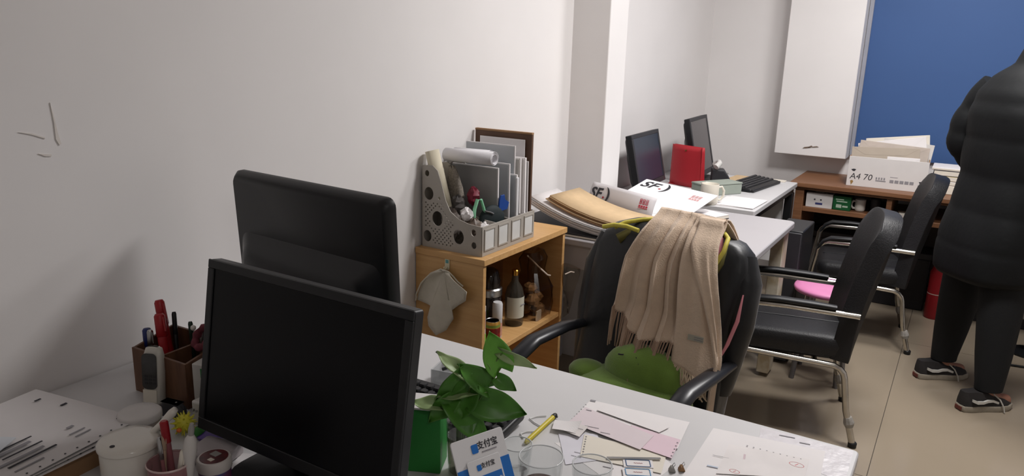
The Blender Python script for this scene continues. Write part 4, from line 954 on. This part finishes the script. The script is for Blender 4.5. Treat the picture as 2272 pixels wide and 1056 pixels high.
obj('pouch', MB().loft([[(x, y, z) for x, y in rrect(a, b, .006, 2)] for a, b, z in ((.07, .05, 0), (.075, .055, .008), (.05, .035, .016))]), mat('purple_foil', (74, 44, 130), .3, var=.3, scale=40), t, smooth=60)
obj('seal', MB().box((.034, -.025, .003), (.042, .025, .006)), mat('purple_foil', (74, 44, 130), .3), t)
t = thing('router', 'flat pale grey plastic box lying in front of the near monitor', 'box', (-1.09, .79, DZ), 14)
obj('body', MB().box((-.04, -.035, .003), (.04, .03, .026)), mat('router_grey', (176, 168, 170), .4, var=.02), t, .005)
for sx in (-.03, .03): obj('foot', MB().cbox((sx, 0, .0015), (.01, .03, .003)), BLACK, t)
obj('port', MB().box((.01, -.0355, .006), (.024, -.0345, .014)), BLACK, t)
tag(obj('paper_sheet', MB().prism(rrect(.11, .14, .002, 1), DZ+.0004, DZ+.001).xf(T(-.985, .79, 0) @ RZ(28)), PAPER, None), 'small white note under the base of the near monitor', 'paper')
t = thing('cream_jar', 'white cosmetic jar with dark red printed lid', 'jar', (-1.02, .735, DZ))
obj('body', MB().lathe([(.025, 0), (.027, .003), (.027, .036)], 28), mat('jar_print', (60, 100, 160), .35, var=.5, scale=30, col2=(130, 40, 50)), t)
obj('lid', MB().lathe([(.0285, .034), (.029, .036), (.029, .05), (.027, .053), (.0245, .0535)], 28), mat('jar_lid', (204, 198, 194), .35), t)
obj('lid_print', MB().lathe([(.0235, .0535), (.0235, .0542)], 28), mat('dark_red_print', (104, 34, 36), .35, var=.5, scale=60, col2=(40, 26, 30)), t)
obj('picture', MB().box((-.012, .0, .0542), (.004, .013, .0548)), GREYP, t); obj('picture', MB().box((.0, -.014, .0542), (.01, -.006, .0548)), PAPER2, t)

# green carton, vase, plant
t = thing('carton', 'bright green box with white top edge behind the plant vase', 'box', (-.762, .99, DZ), 24)
obj('body', MB().box((-.034, -.03, 0), (.034, .03, .122)), mat('green_card', (40, 128, 52), .5, var=.06), t, .0015)
obj('top_edge', MB().box((-.034, -.03, .1222), (.034, .03, .126)), PAPER, t, .001)
t = thing('vase', 'clear plastic cup of water holding the green plant', 'vase', (-.69, 1.005, DZ))
obj('wall', MB().lathe([(.024, 0), (.026, .002), (.031, .108), (.03, .108), (.025, .005), (.005, .004)], 28), GLASS, t, smooth=50)
obj('water', MB().lathe([(.0245, .006), (.0285, .075)], 28), clear('water', (205, 205, 190), .86), t)
rd = random.Random(8); rt = MB()
for i in range(16):
    a = rd.uniform(0, 6.28); r_ = rd.uniform(.004, .02); rt.tube([(0, 0, .09), (r_*.5*math.cos(a), r_*.5*math.sin(a), .05), (r_*math.cos(a), r_*math.sin(a), .012)], [.0022, .0015, .0008], 5)
o = obj('roots', rt, mat('root_tan', (120, 112, 92), .7, var=.2), t); o['kind'] = 'stuff'
t = thing('pothos_plant', 'leafy green pothos cutting growing from the clear cup', 'plant', (-.69, 1.005, DZ))
LEAF = mat('pothos_leaf', (76, 128, 48), .35, var=.22, scale=25, spec=.4); LEAF2 = mat('pothos_leaf_pale', (146, 168, 116), .45, var=.15, scale=25)
LEAF3 = mat('pothos_leaf_bright', (104, 168, 58), .35, var=.15, scale=25)
STEM = mat('stem_green', (92, 124, 58), .5)
# leaf: tip, base, width, roll, material (world points)
cupw = Vector((-.69, 1.005, DZ))
LV = [((-.655, 1.03, 1.022), (-.632, 1.035, .956), .052, 0, LEAF3), ((-.728, .975, .985), (-.684, .997, .945), .03, 30, LEAF2),
      ((-.724, .968, .895), (-.683, .994, .949), .036, -20, LEAF), ((-.69, .985, .968), (-.648, 1.018, .922), .044, 20, LEAF),
      ((-.606, 1.045, .918), (-.636, 1.028, .940), .028, 10, LEAF), ((-.585, 1.048, .878), (-.665, 1.008, .898), .058, 10, LEAF),
      ((-.638, 1.012, .818), (-.698, .985, .890), .050, -10, LEAF), ((-.722, .968, .902), (-.660, 1.012, .918), .034, 40, LEAF2),
      ((-.76, .945, .893), (-.718, .975, .886), .03, 30, LEAF2), ((-.66, 1.02, .985), (-.648, 1.024, .955), .018, 60, LEAF2),
      ((-.575, 1.06, .962), (-.632, 1.035, .985), .022, 20, LEAF2), ((-.69, .99, .86), (-.672, 1.0, .925), .05, 15, LEAF), ((-.735, .965, .855), (-.70, .985, .9), .04, -15, LEAF)]
for i, (tip, base, wd, rl, m_) in enumerate(LV):
    a, b = Vector(base), Vector(tip); d = (b-a); L = d.length; n = (Vector((0, 0, 1.5))-(a+b)/2).normalized(); n = (Matrix.Rotation(math.radians(rl), 4, d) @ n).normalized()
    sx = d.normalized().cross(n).normalized(); up = sx.cross(d.normalized())
    def lf(u, v, a=a, d=d, L=L, wd=wd, sx=sx, up=up):
        s_ = (u-.5)*2; w2 = wd*.5*(math.sin(PI*min(1, .12+.88*v)**.75)**.9 if v < 1 else 0)*(1 if v < .999 else 0)
        back = -.16*L*abs(s_)*(1-v)**3
        return tuple(a+d*(v+back/L*(1 if v < .3 else .3))+sx*(s_*w2)+up*(-.10*L*(v-.5)**2*2+.16*wd*abs(s_)**1.5+.004*math.sin(7*v)*abs(s_)) - cupw)
    o = obj('leaf', MB().grid(lf, 8, 14), m_, t, solid=.0006, smooth=80)
    root = Vector((.012*math.cos(i*2.2), .012*math.sin(i*2.2), .1)); e = a-cupw
    obj('stem', MB().tube([root-Vector((0, 0, .04)), root, root.lerp(e, .55)+Vector((0, 0, .008)), e+d*.02], [.0022, .002, .0018, .0014], 7), STEM, t, smooth=80)
# payment sign
c0, c1, c2_ = Vector((-.613, .858, .90)), Vector((-.577, .95, .90)), Vector((-.508, .907, .752))
t = thing('payment_sign', 'leaning blue and white payment sign card in front of the plant', 'sign', tuple(c0))
ex = c1-c0; ey = c1-c2_; Hs = ey.length; Wd = ex.length
M = frame((0, 0, 0), ex, ey)           # origin at the upper left corner, y down the card is negative
SB = mat('sign_blue', (26, 104, 182), .4, var=0); SW = mat('sign_white', (214, 213, 214), .45, var=0)
cd = obj('card', MB().prism(rrect(Wd, Hs, .004, 3, (Wd/2, -Hs/2)), -.003, 0).xf(M), SW, t, .0005)
obj('blue_field', MB().box((.0, -Hs+.001, 0), (Wd, -.045, .0006)).xf(M), SB, cd)
obj('emblem', MB().prism(rrect(.012, .014, .002, 2, (.040, -.020)), 0, .0006).xf(M), SB, cd)
text('lettering', '支付宝', .0135, INK, cd, M @ T(.065, -.018, .0003), bold=.0002)
obj('print', MB().box((.052, -.029, 0), (.08, -.027, .0005)).xf(M), GINK, cd)
fw = .062
f2 = obj('front_card', MB().prism(rrect(fw, Hs-.04, .003, 3, (.018+fw/2, -.036-(Hs-.04)/2)), .001, .003).xf(M), SW, t, .0004)
obj('blue_field', MB().box((.018+.003, -Hs+.005, .003), (.018+fw-.003, -.062, .0035)).xf(M), SB, f2)
obj('emblem', MB().prism(rrect(.008, .009, .0015, 2, (.038, -.049)), .003, .0036).xf(M), SB, f2)
text('lettering', '支付宝', .009, INK, f2, M @ T(.055, -.048, .0033), bold=.0001)
text('lettering', '支付就用支付宝', .0076, SW, f2, M @ T(.018+fw/2, -.075, .0037), bold=.0001)
obj('code_field', MB().prism(rrect(.036, .036, .003, 2, (.018+fw/2+.004, -.108)), .0035, .004).xf(M), SW, f2)
obj('strut', MB().add([tuple(M @ Vector((Wd*.35, -.05, -.003))), tuple(M @ Vector((Wd*.65, -.05, -.003))), tuple(M @ Vector((Wd*.65, -Hs, -.003))+Vector((-.05, .01, .0))), tuple(M @ Vector((Wd*.35, -Hs, -.003))+Vector((-.05, .01, .0)))], [(0, 1, 2, 3)]), SW, t, solid=.0015)
# glasses
def tumbler(label, c, r, h, tea=None, name='glass'):
    t = thing(name, label, 'glass', c)
    obj('wall', MB().lathe([(r*.78, 0), (r*.84, .004), (r, h-.002), (r*.97, h), (r*.93, h-.002), (r*.8, .012), (r*.3, .010)], 36), GLASS, t, smooth=50)
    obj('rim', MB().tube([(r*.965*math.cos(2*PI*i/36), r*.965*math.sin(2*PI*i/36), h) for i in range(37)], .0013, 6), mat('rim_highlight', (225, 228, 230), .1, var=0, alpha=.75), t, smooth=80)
    if tea: obj('tea', MB().lathe([(r*.79, .013), (r*.79+(r*.14)*tea/h, tea)], 30), mat('brown_tea', (70, 44, 36), .15, var=.15, scale=60), t)
    return t
tumbler('drinking glass with dark tea leaves beside the payment sign', (-.532, 1.008, DZ), .0385, .082, .03)
tumbler('empty drinking glass next to the blue framed stickers', (-.452, 1.04, DZ), .034, .078)
t = tumbler('small glass cup between the keyboard and the tea glass', (-.61, 1.062, DZ), .028, .055)
obj('handle', MB().tube([(.0, .027, .045), (.0, .04, .044), (0, .045, .03), (0, .038, .016), (0, .024, .014)], .003, 8), GLASS, t, smooth=80)
t = thing('tray', 'clear plastic stationery tray behind the green box', 'tray', (-.915, 1.295, DZ), 12)
for lo, hi in (((-.045, -.03, 0), (.045, .03, .003)), ((-.045, -.03, .003), (-.042, .03, .04)), ((.042, -.03, .003), (.045, .03, .04)), ((-.042, -.03, .003), (.042, -.027, .04)), ((-.042, .027, .003), (.042, .03, .04))): obj('tray_wall', MB().box(lo, hi), mat('frosted_clear', (200, 202, 204), .3, var=.04, alpha=.6), t, .0008)
obj('binder', MB().tube([(-.03, 0, .03), (.0, .01, .042), (.035, 0, .035)], .004, 8), DARK, t)
# keyboard, wire, pens, papers
keyboard('black keyboard half hidden behind the plant and payment sign', (-.872, 1.157, DZ), 1, .375, .135, True)
tag(obj('wire', MB().tube([(-.70+.0+p[0], p[1], DZ+.0022) for p in ((.035, 1.275), (.02, 1.262), (.012, 1.245), (.03, 1.235), (.052, 1.228), (.055, 1.21), (.035, 1.195), (.028, 1.18), (.042, 1.168))], .0014, 6), mat('white_wire', (226, 226, 226), .4), None, smooth=80), 'thin white wire curling beside the near keyboard', 'wire')
pen('yellow pencil-like pen with black clip lying on the near desk', (-.643, 1.15, DZ+.0055), (-.648, 1.285, DZ+.0055), .005, mat('yellow_pen', (206, 188, 50), .4, var=.05), BLACK, frac=.1)
def sheet(label, pts, z, m, th=.0005, curl=0.0, name='paper_sheet', holes=None, marks=(), cat='paper'):
    P = [Vector((x, y, 0)) for x, y in pts]; c = sum(P, Vector())/4; t = thing(name, label, cat, (c.x, c.y, z))
    P = [p-c for p in P]
    def f(u, v): 
        q = P[0].lerp(P[1], u).lerp(P[3].lerp(P[2], u), v); return (q.x, q.y, curl*(u*u)*(1-v)+curl*.6*math.sin(PI*u)*v*.3)
    obj('sheet', MB().grid(f, 8, 6), m, t, solid=th, off=1, smooth=0)
    def loc(u, v): q = Vector(f(u, v)); return q+Vector((0, 0, th+.0001))
    if holes:
        for i in range(holes[2]):
            u, v = lerp(holes[0][0], holes[1][0], i/(holes[2]-1)), lerp(holes[0][1], holes[1][1], i/(holes[2]-1))
            o = obj('tractor_hole', MB().lathe([(.0016, 0), (.0016, .0003)], 8), GINK, t); o.location = loc(u, v)
    for kind, u, v, a, b, m_ in marks:
        q = loc(u, v)
        if kind == 'bar': o = obj('print', MB().box((-a/2, -b/2, 0), (a/2, b/2, .0003)), m_, t); o.location = q; o.rotation_euler = (0, 0, math.radians(10))
        if kind == 'ring':
            o = obj('stamp_ring', MB().tube([(a*math.cos(2*PI*i/28), b*math.sin(2*PI*i/28), 0) for i in range(29)], .0007, 5), m_, t); o.location = q
            o = obj('stamp_mark', MB().box((-.0008, -b*.6, -.0001), (.0008, b*.6, .0003)), m_, t); o.location = q; o.rotation_euler = (0, 0, -.5)
        if kind == 'frame':
            o = obj('sticker_frame', MB().add([(x, y, 0) for x, y in rrect(a, b, .003, 3)]+[(x, y, 0) for x, y in rrect(a-.003, b-.003, .002, 3)], [(i, (i+1) % 16, 16+(i+1) % 16, 16+i) for i in range(16)]), m_, t, solid=.0004); o.location = q; o.rotation_euler = (0, 0, .5)
            o = obj('scribble', MB().tube([(-.008+i*.0016, .001*math.sin(i*2.3), 0) for i in range(11)], .0004, 4), REDI, t); o.location = q; o.rotation_euler = (0, 0, .5)
    return t
z = DZ+.0004
sheet('large white sheet lying under the pink receipts and glasses', ((-.60, 1.19), (-.46, 1.30), (-.375, 1.24), (-.40, 1.10)), z, PAPER, marks=(('bar', .2, .55, .02, .002, GINK), ('bar', .85, .6, .006, .006, GINK)))
sheet('white receipt strip at the left of the cream form', ((-.61, 1.225), (-.545, 1.268), (-.49, 1.19), (-.545, 1.13)), z+.001, mat('lilac_white_paper', (216, 214, 222), .8), marks=(('bar', .3, .8, .02, .001, GINK), ('bar', .4, .7, .02, .001, GINK)))
sheet('cream perforated form lying beneath the pink receipts', ((-.565, 1.25), (-.40, 1.27), (-.385, 1.20), (-.535, 1.17)), z+.002, PAPER2, holes=((.03, .1), (.03, .9), 8))
sheet('white perforated form with a grey corner on the desk', ((-.619, 1.393), (-.404, 1.418), (-.389, 1.30), (-.612, 1.28)), z+.003, PAPER, holes=((.0, .25), (.0, .9), 7), marks=(('bar', .03, .03, .012, .008, GINK),))
sheet('pink copy sheet lying at the right of the receipts', ((-.50, 1.335), (-.395, 1.335), (-.386, 1.258), (-.455, 1.262)), z+.004, PINKP, holes=((.97, .2), (.97, .9), 5))
sheet('pale pink receipt lying on top of the white form', ((-.612, 1.352), (-.445, 1.318), (-.447, 1.252), (-.612, 1.275)), z+.005, mat('faint_pink_paper', (216, 204, 208), .8, var=.02), marks=(('bar', .08, .1, .012, .002, GINK), ('bar', .3, .85, .03, .0012, GINK), ('bar', .5, .88, .02, .0012, GINK)))
sheet('white narrow strip added for a lighter region across the pink receipts', ((-.585, 1.388), (-.43, 1.368), (-.44, 1.335), (-.585, 1.352)), z+.006, PAPER)  # added strip where the papers only show a lighter region
sheet('folded white card tag beside the yellow pen', ((-.638, 1.262), (-.583, 1.275), (-.577, 1.235), (-.625, 1.225)), z+.007, PAPER, curl=.008)
sheet('small white ticket under the folded card tag', ((-.60, 1.275), (-.568, 1.275), (-.565, 1.228), (-.595, 1.232)), z+.0065, mat('ticket_paper', (214, 208, 206), .8), marks=(('bar', .7, .4, .01, .001, GINK),))
sheet('blue framed sticker with red handwriting beside the steel rule', ((-.463, 1.205), (-.415, 1.232), (-.402, 1.207), (-.45, 1.18)), z+.0035, PAPER, name='sticker', marks=(('frame', .5, .5, .046, .024, mat('frame_blue', (60, 96, 140), .5)),), cat='sticker')
sheet('second blue framed sticker nearest the empty glass', ((-.452, 1.176), (-.404, 1.203), (-.39, 1.178), (-.438, 1.15)), z+.0035, PAPER, name='sticker', marks=(('frame', .5, .5, .046, .024, mat('frame_light_blue', (90, 150, 196), .5)),), cat='sticker')
tag(obj('steel_rule', MB().prism([(-.49, 1.192), (-.404, 1.246), (-.401, 1.241), (-.487, 1.187)], z+.0045, z+.0055), STEEL, None), 'thin steel rule lying beside the blue framed stickers', 'ruler')
for k in range(2):
    t = thing('binder_clip', ['small dark binder clip beside the stickers', 'small brown binder clip lying by the paper edge'][k], 'clip', (-.372+k*.014, 1.222+k*.012, z+.001), 30)
    obj('body', MB().prism([(-.006, 0), (.006, 0), (.002, .008), (-.002, .008)], -.006, .006, 'y'), [GREYP, CARD][k], t); obj('wire', MB().tube([(0, -.004, .008), (.004, -.004, .014), (.004, .004, .014), (0, .004, .008)], .0006, 5), STEEL, t)
sheet('crumpled translucent film sheet at the corner of the near desk', ((-.275, 1.487), (-.098, 1.492), (-.096, 1.36), (-.26, 1.40)), z, mat('film_paper', (214, 210, 214), .35, var=.06, scale=30, bump=.4, bscale=40), marks=(('bar', .3, .12, .03, .003, GINK), ('bar', .5, .2, .02, .003, GINK)))
sheet('white delivery forms with red round stamps on the near desk', ((-.356, 1.425), (-.145, 1.458), (-.134, 1.33), (-.35, 1.20)), z+.0012, PAPER, th=.0015, holes=((.36, .25), (.82, .38), 9),
      marks=(('ring', .8, .55, .013, .008, REDI), ('ring', .36, .82, .009, .006, REDI), ('bar', .38, .5, .004, .02, mat('pale_pink_ink', (210, 190, 196), .7)), ('bar', .2, .55, .03, .001, GINK), ('bar', .18, .75, .02, .004, mat('pale_blue_ink', (190, 200, 216), .7))))
sheet('smaller white form lying on top of the stamped delivery forms', ((-.31, 1.375), (-.165, 1.405), (-.16, 1.33), (-.30, 1.255)), z+.0031, mat('form_white2', (226, 221, 220), .8))
# ---------------------------------------------------------------- person
# local axes: x forward (the way the person faces), y to the person's left, z up
t = thing('person', 'person in a long black puffer jacket and black trousers standing at the counter', 'person', (.162, 3.868, 0), 38)
SKIN = mat('skin', (150, 104, 84), .55, var=.05); HAIR = mat('dark_hair', (34, 26, 24), .5, var=.2, scale=60)
JK = mat('black_puffer', (11, 13, 15), .7, spec=.3, var=.08, scale=14, bump=.25, bscale=30)
TR_ = mat('black_trousers', (13, 15, 18), .85, var=.08, scale=30, bump=.15, bscale=200)
LFT, RGT = (-.01, .165), (-.035, -.165)
def body():
    vs = [(0, 0, .86, .1, .13), (.0, 0, 1.0, .095, .12), (.02, 0, 1.2, .1, .14), (.05, 0, 1.38, .09, .13), (.085, 0, 1.46, .05, .05), (.11, 0, 1.52, .048, .048)]
    es = [(i, i+1) for i in range(5)]
    for sgn, (fx, fy) in ((1, LFT), (-1, RGT)):
        o = len(vs); vs += [(0, sgn*.09, .80, .08, .08), (.01, sgn*.12, .46, .052, .052), (fx, fy*.95, .10, .034, .034), (fx+.03, fy, .05, .03, .03), (fx+.13, fy, .035, .03, .022)]
        es += [(0, o)]+[(o+i, o+i+1) for i in range(4)]
        o = len(vs); vs += [(.05, sgn*.17, 1.36, .05, .05), (-.02, sgn*.225, 1.15, .04, .04), (.12, sgn*.2, 1.03, .032, .032), (.19, sgn*.17, 1.02, .022, .032), (.24, sgn*.15, 1.015, .014, .026)]
        es += [(3, o)]+[(o+i, o+i+1) for i in range(4)]
        w0 = o+4; b = Vector((.24, sgn*.15, 1.015))
        for k, (dy, L) in enumerate(((.018, .062), (.006, .07), (-.006, .066), (-.017, .052))):
            o = len(vs); vs += [(b.x+.03, b.y+sgn*dy, b.z-.002, .0085, .0085), (b.x+.03+L*.5, b.y+sgn*dy*1.1, b.z-.012, .008, .008), (b.x+.03+L*.8, b.y+sgn*dy*1.1, b.z-.032, .007, .007)]; es += [(w0, o), (o, o+1), (o+1, o+2)]
        o = len(vs); vs += [(b.x-.01, b.y-sgn*.028, b.z-.005, .0095, .0095), (b.x+.02, b.y-sgn*.042, b.z-.016, .0085, .0085), (b.x+.042, b.y-sgn*.04, b.z-.03, .0075, .0075)]; es += [(w0-1, o), (o, o+1), (o+1, o+2)]
    me = bpy.data.meshes.new('body'); me.from_pydata([v[:3] for v in vs], es, []); me.update(); o = link('body', me, SKIN, t)
    m = o.modifiers.new('skin', 'SKIN'); sk = me.skin_vertices[0].data
    for i, v in enumerate(vs): sk[i].radius = (v[3], v[4]); sk[i].use_root = (i == 0)
    m.use_smooth_shade = True; s_ = o.modifiers.new('sub', 'SUBSURF'); s_.levels = 1; s_.render_levels = 2
    return o
bd = body()
# head with face, leaning forward and looking down
H = T(.14, 0, 1.625) @ RY(14)
hd = MB().ell((0, 0, 0), (.092, .074, .112), 28, 20)
def headv(p):
    x, y, z = p
    if z < -.02: x = x+.012*min(1, (-z-.02)/.05); y *= 1-.35*max(0, (-z-.03)/.09); 
    if x > 0 and -.075 < z < .09: x = min(x, .078+.01*(z+.03)/.1) if abs(y) < .05 else x
    return Vector((x, y, z))
hd.v = [headv(p) for p in hd.v]
hd.ell((.088, 0, -.022), (.018, .012, .016), 12, 8); hd.tube([(.082, 0, .02), (.094, 0, -.012)], [.007, .011], 10)
for s in (-1, 1): hd.ell((-.008, s*.075, -.012), (.02, .008, .03), 12, 8)
hd.tube([(.04, 0, -.07), (.0, 0, -.10), (-.02, 0, -.13)], [.05, .05, .05], 16)
hdo = obj('head', hd.xf(H), SKIN, t, smooth=80)
obj('mouth', MB().tube([(.078, -.02, -.058), (.086, 0, -.058), (.078, .02, -.058)], [.004, .006, .004], 8).xf(H), mat('lip', (140, 80, 76), .5), hdo, smooth=80)
for s in (-1, 1):
    obj('eye', MB().ell((.076, s*.032, .006), (.008, .012, .007), 12, 8).xf(H), mat('eye_white', (210, 206, 200), .3), hdo, smooth=80)
    obj('pupil', MB().ell((.0815, s*.032, .005), (.004, .005, .005), 10, 8).xf(H), INK, hdo, smooth=80)
    obj('eyebrow', MB().tube([(.079, s*.018, .026), (.08, s*.033, .03), (.07, s*.05, .026)], .0035, 6).xf(H), HAIR, hdo, smooth=80)
hr = MB().ell((-.012, 0, .016), (.097, .082, .113), 28, 18)
hr.v = [Vector((min(p.x, .062 if p.z < .07 else p.x), p.y, max(p.z, -.075 if p.x < -.01 else .02-.0*p.z))) for p in hr.v]
obj('hair', hr.xf(H), HAIR, t, smooth=80)
# trousers
def leg(sgn, fx, fy):
    prof = [(.095, .058, .05, 1.0), (.12, .06, .052, 1.0), (.25, .075, .066, .82), (.42, .088, .08, .6), (.56, .095, .088, .4), (.72, .105, .098, .2), (.86, .11, .1, 0)]
    return [[(lerp(.0, fx+.01, k)+a*math.cos(q), lerp(sgn*.09, fy, k)+b*math.sin(q), z) for q in [2*PI*i/20 for i in range(20)]] for z, a, b, k in prof]
tr = MB(); 
for sgn, (fx, fy) in ((1, LFT), (-1, RGT)): tr.loft(leg(sgn, fx, fy))
tr.loft([[(x, y, z) for x, y in rrect(a, b, .09, 5)] for a, b, z in ((.21, .36, .78), (.22, .37, .86), (.2, .34, .98))])
obj('trousers', tr, TR_, t, smooth=80)
# quilted jacket: torso rolls
rings = []
def tor(z):
    tb = [(.55, (-.005, .168, .21)), (.70, (-.004, .166, .215)), (.85, (.012, .15, .21)), (1.0, (.028, .138, .205)), (1.15, (.026, .142, .205)), (1.28, (.026, .146, .205)), (1.36, (.035, .135, .19)), (1.43, (.06, .112, .15)), (1.48, (.088, .085, .092)), (1.56, (.115, .08, .083))]
    for (a, p), (b, q) in zip(tb, tb[1:]):
        if z <= b: k = (z-a)/(b-a); return [lerp(p[i], q[i], k) for i in range(3)]
    return tb[-1][1]
N = 66
for i in range(N+1):
    z = .57+(1.56-.57)*i/N; cx, a, b = tor(z)
    ph = (z-.55)/.155; bul = abs(math.sin(PI*ph))**.6*.006 if z < 1.40 else .006
    if i == 0: a, b = a*.93, b*.93
    ring = []
    for j in range(40):
        q = 2*PI*j/40; c, s_ = math.cos(q), math.sin(q); e = .8
        w2 = 1+.012*math.sin(7*q+ph*3)
        ring.append((cx+(a+bul)*w2*math.copysign(abs(c)**e, c), (b+bul)*w2*math.copysign(abs(s_)**e, s_), z))
    rings.append(ring)
jk = obj('jacket', MB().loft(rings, cap=False), JK, t, solid=.012, off=-1, smooth=80)
obj('hem_lining', MB().loft([[(x*.97-.0003, y*.97, z+.004) for x, y, z in rings[0]], [(x*.7, y*.7, z+.03) for x, y, z in rings[0]]], cap=True), DARK, jk, smooth=80)
for s in (-1, 1):
    P = [(.035, s*.165, 1.385), (.0, s*.225, 1.28), (-.03, s*.242, 1.19), (-.03, s*.245, 1.12), (.03, s*.235, 1.055), (.09, s*.22, 1.035), (.16, s*.19, 1.02)]
    pts = []; rad = []
    for i in range(len(P)-1):
        for k in range(6):
            f = k/6; pts.append(Vector(P[i]).lerp(Vector(P[i+1]), f)); n = i+f; rad.append(lerp(.082, .05, n/6)+.008*abs(math.sin(PI*n*.9)))
    for _ in range(3): pts = [pts[0]]+[(pts[i-1]+pts[i]*2+pts[i+1])/4 for i in range(1, len(pts)-1)]+[pts[-1]]
    obj('sleeve', MB().tube(pts, rad, 18), JK, jk, smooth=80)
obj('collar', MB().lathe([(.088, 0), (.096, .02), (.098, .045), (.09, .07), (.082, .072), (.08, .0)], 28).xf(T(.105, 0, 1.475) @ RY(10)), JK, jk, smooth=80)
# shoes
def shoe(fx, fy, rz):
    s = bpy.data.objects.new('shoe', None)
    sole_o = [(-.075, .0), (-.07, .026), (-.04, .036), (.03, .037), (.09, .046), (.14, .042), (.175, .022), (.183, 0), (.175, -.022), (.14, -.042), (.09, -.046), (.03, -.037), (-.04, -.036), (-.07, -.026)]
    M = T(fx, fy, 0) @ RZ(rz)
    so = obj('shoe_sole', MB().loft([[(x*k+o_, y*k, z) for x, y in sole_o] for k, o_, z in ((.97, 0, 0), (1.02, 0, .006), (1.02, 0, .024), (.99, 0, .028))]).xf(M), mat('sole_rubber', (150, 142, 128), .7, var=.1, scale=50), t, .002)
    obj('heel_tab', MB().box((-.0785, -.018, .006), (-.074, .018, .022)).xf(M), mat('brick_rubber', (104, 52, 44), .7), so)
    up_ = []
    for z, sc, x0, x1 in ((.026, .97, -.074, .178), (.04, .95, -.074, .172), (.055, .86, -.074, .145), (.068, .74, -.073, .10), (.08, .66, -.072, .065), (.09, .6, -.070, .045)):
        up_.append([((x+.076)/(.183+.076)*(x1-x0)+x0, y*sc, z) for x, y in sole_o])
    u = obj('shoe_upper', MB().loft(up_).xf(M), mat('black_canvas', (40, 37, 37), .85, var=.1, scale=80), so, smooth=70)
    for sd in (-1, 1):
        st = [(-.045, .070), (-.02, .060), (.01, .058), (.03, .064), (.055, .064), (.085, .052), (.085, .042), (.055, .053), (.03, .052), (.01, .046), (-.02, .047), (-.045, .058)]
        obj('side_stripe', MB().prism(st, sd*.0395-.004, sd*.0395+.004, 'y').xf(M @ T(0, 0, -.004)), mat('white_leather', (206, 204, 198), .5), so)
    for k in range(4): obj('lace', MB().tube([(.05+k*.018, -.02, .083-k*.007), (.05+k*.018, 0, .090-k*.0075), (.05+k*.018, .02, .083-k*.007)], .0025, 6).xf(M), mat('lace_grey', (186, 182, 174), .8), so)
    obj('lace', MB().tube([(.06, -.02, .085), (.085, -.046, .06), (.10, -.055, .03), (.105, -.06, .004)], .003, 6).xf(M), mat('lace_grey', (186, 182, 174), .8), so)
    bpy.data.objects.remove(s)
shoe(LFT[0]-.045, LFT[1], -3); shoe(RGT[0]-.045, RGT[1], 3)
# ---------------------------------------------------------------- groups for repeated kinds
GROUPS = {'pen': 'pens and pencils on the near desk', 'folder': 'folders standing in the file rack', 'envelope': 'envelopes standing in the white carton', 'book': 'books piled beside the carton',
          'armchair': 'black armchairs with chrome arms', 'monitor': 'black computer monitors', 'keyboard': 'black keyboards', 'office_desk': 'office desks', 'glass': 'drinking glasses on the near desk',
          'paper_sheet': 'loose paper sheets', 'form_sheet': 'perforated forms in the brown carton', 'paper_roll': 'paper rolls in the file rack', 'courier_envelope': 'courier envelopes on the middle desk',
          'storage_box': 'dark boxes under the counter', 'sticker': 'blue framed stickers', 'binder_clip': 'binder clips by the receipts', 'tissue': 'crumpled tissues in the rack', 'plastic_wrap': 'wrappers in the rack',
          'ceiling_lamp': 'ceiling lamps', 'bottle': 'bottles in the cabinet', 'mug': 'mugs', 'carton': 'cartons', 'plastic_bag': 'plastic bags', 'toy_ball': 'toy balls on the near desk'}
for o in bpy.data.objects:
    if o.parent is None and 'label' in o.keys():
        g = GROUPS.get(o.name.split('.')[0])
        if g: o['group'] = g
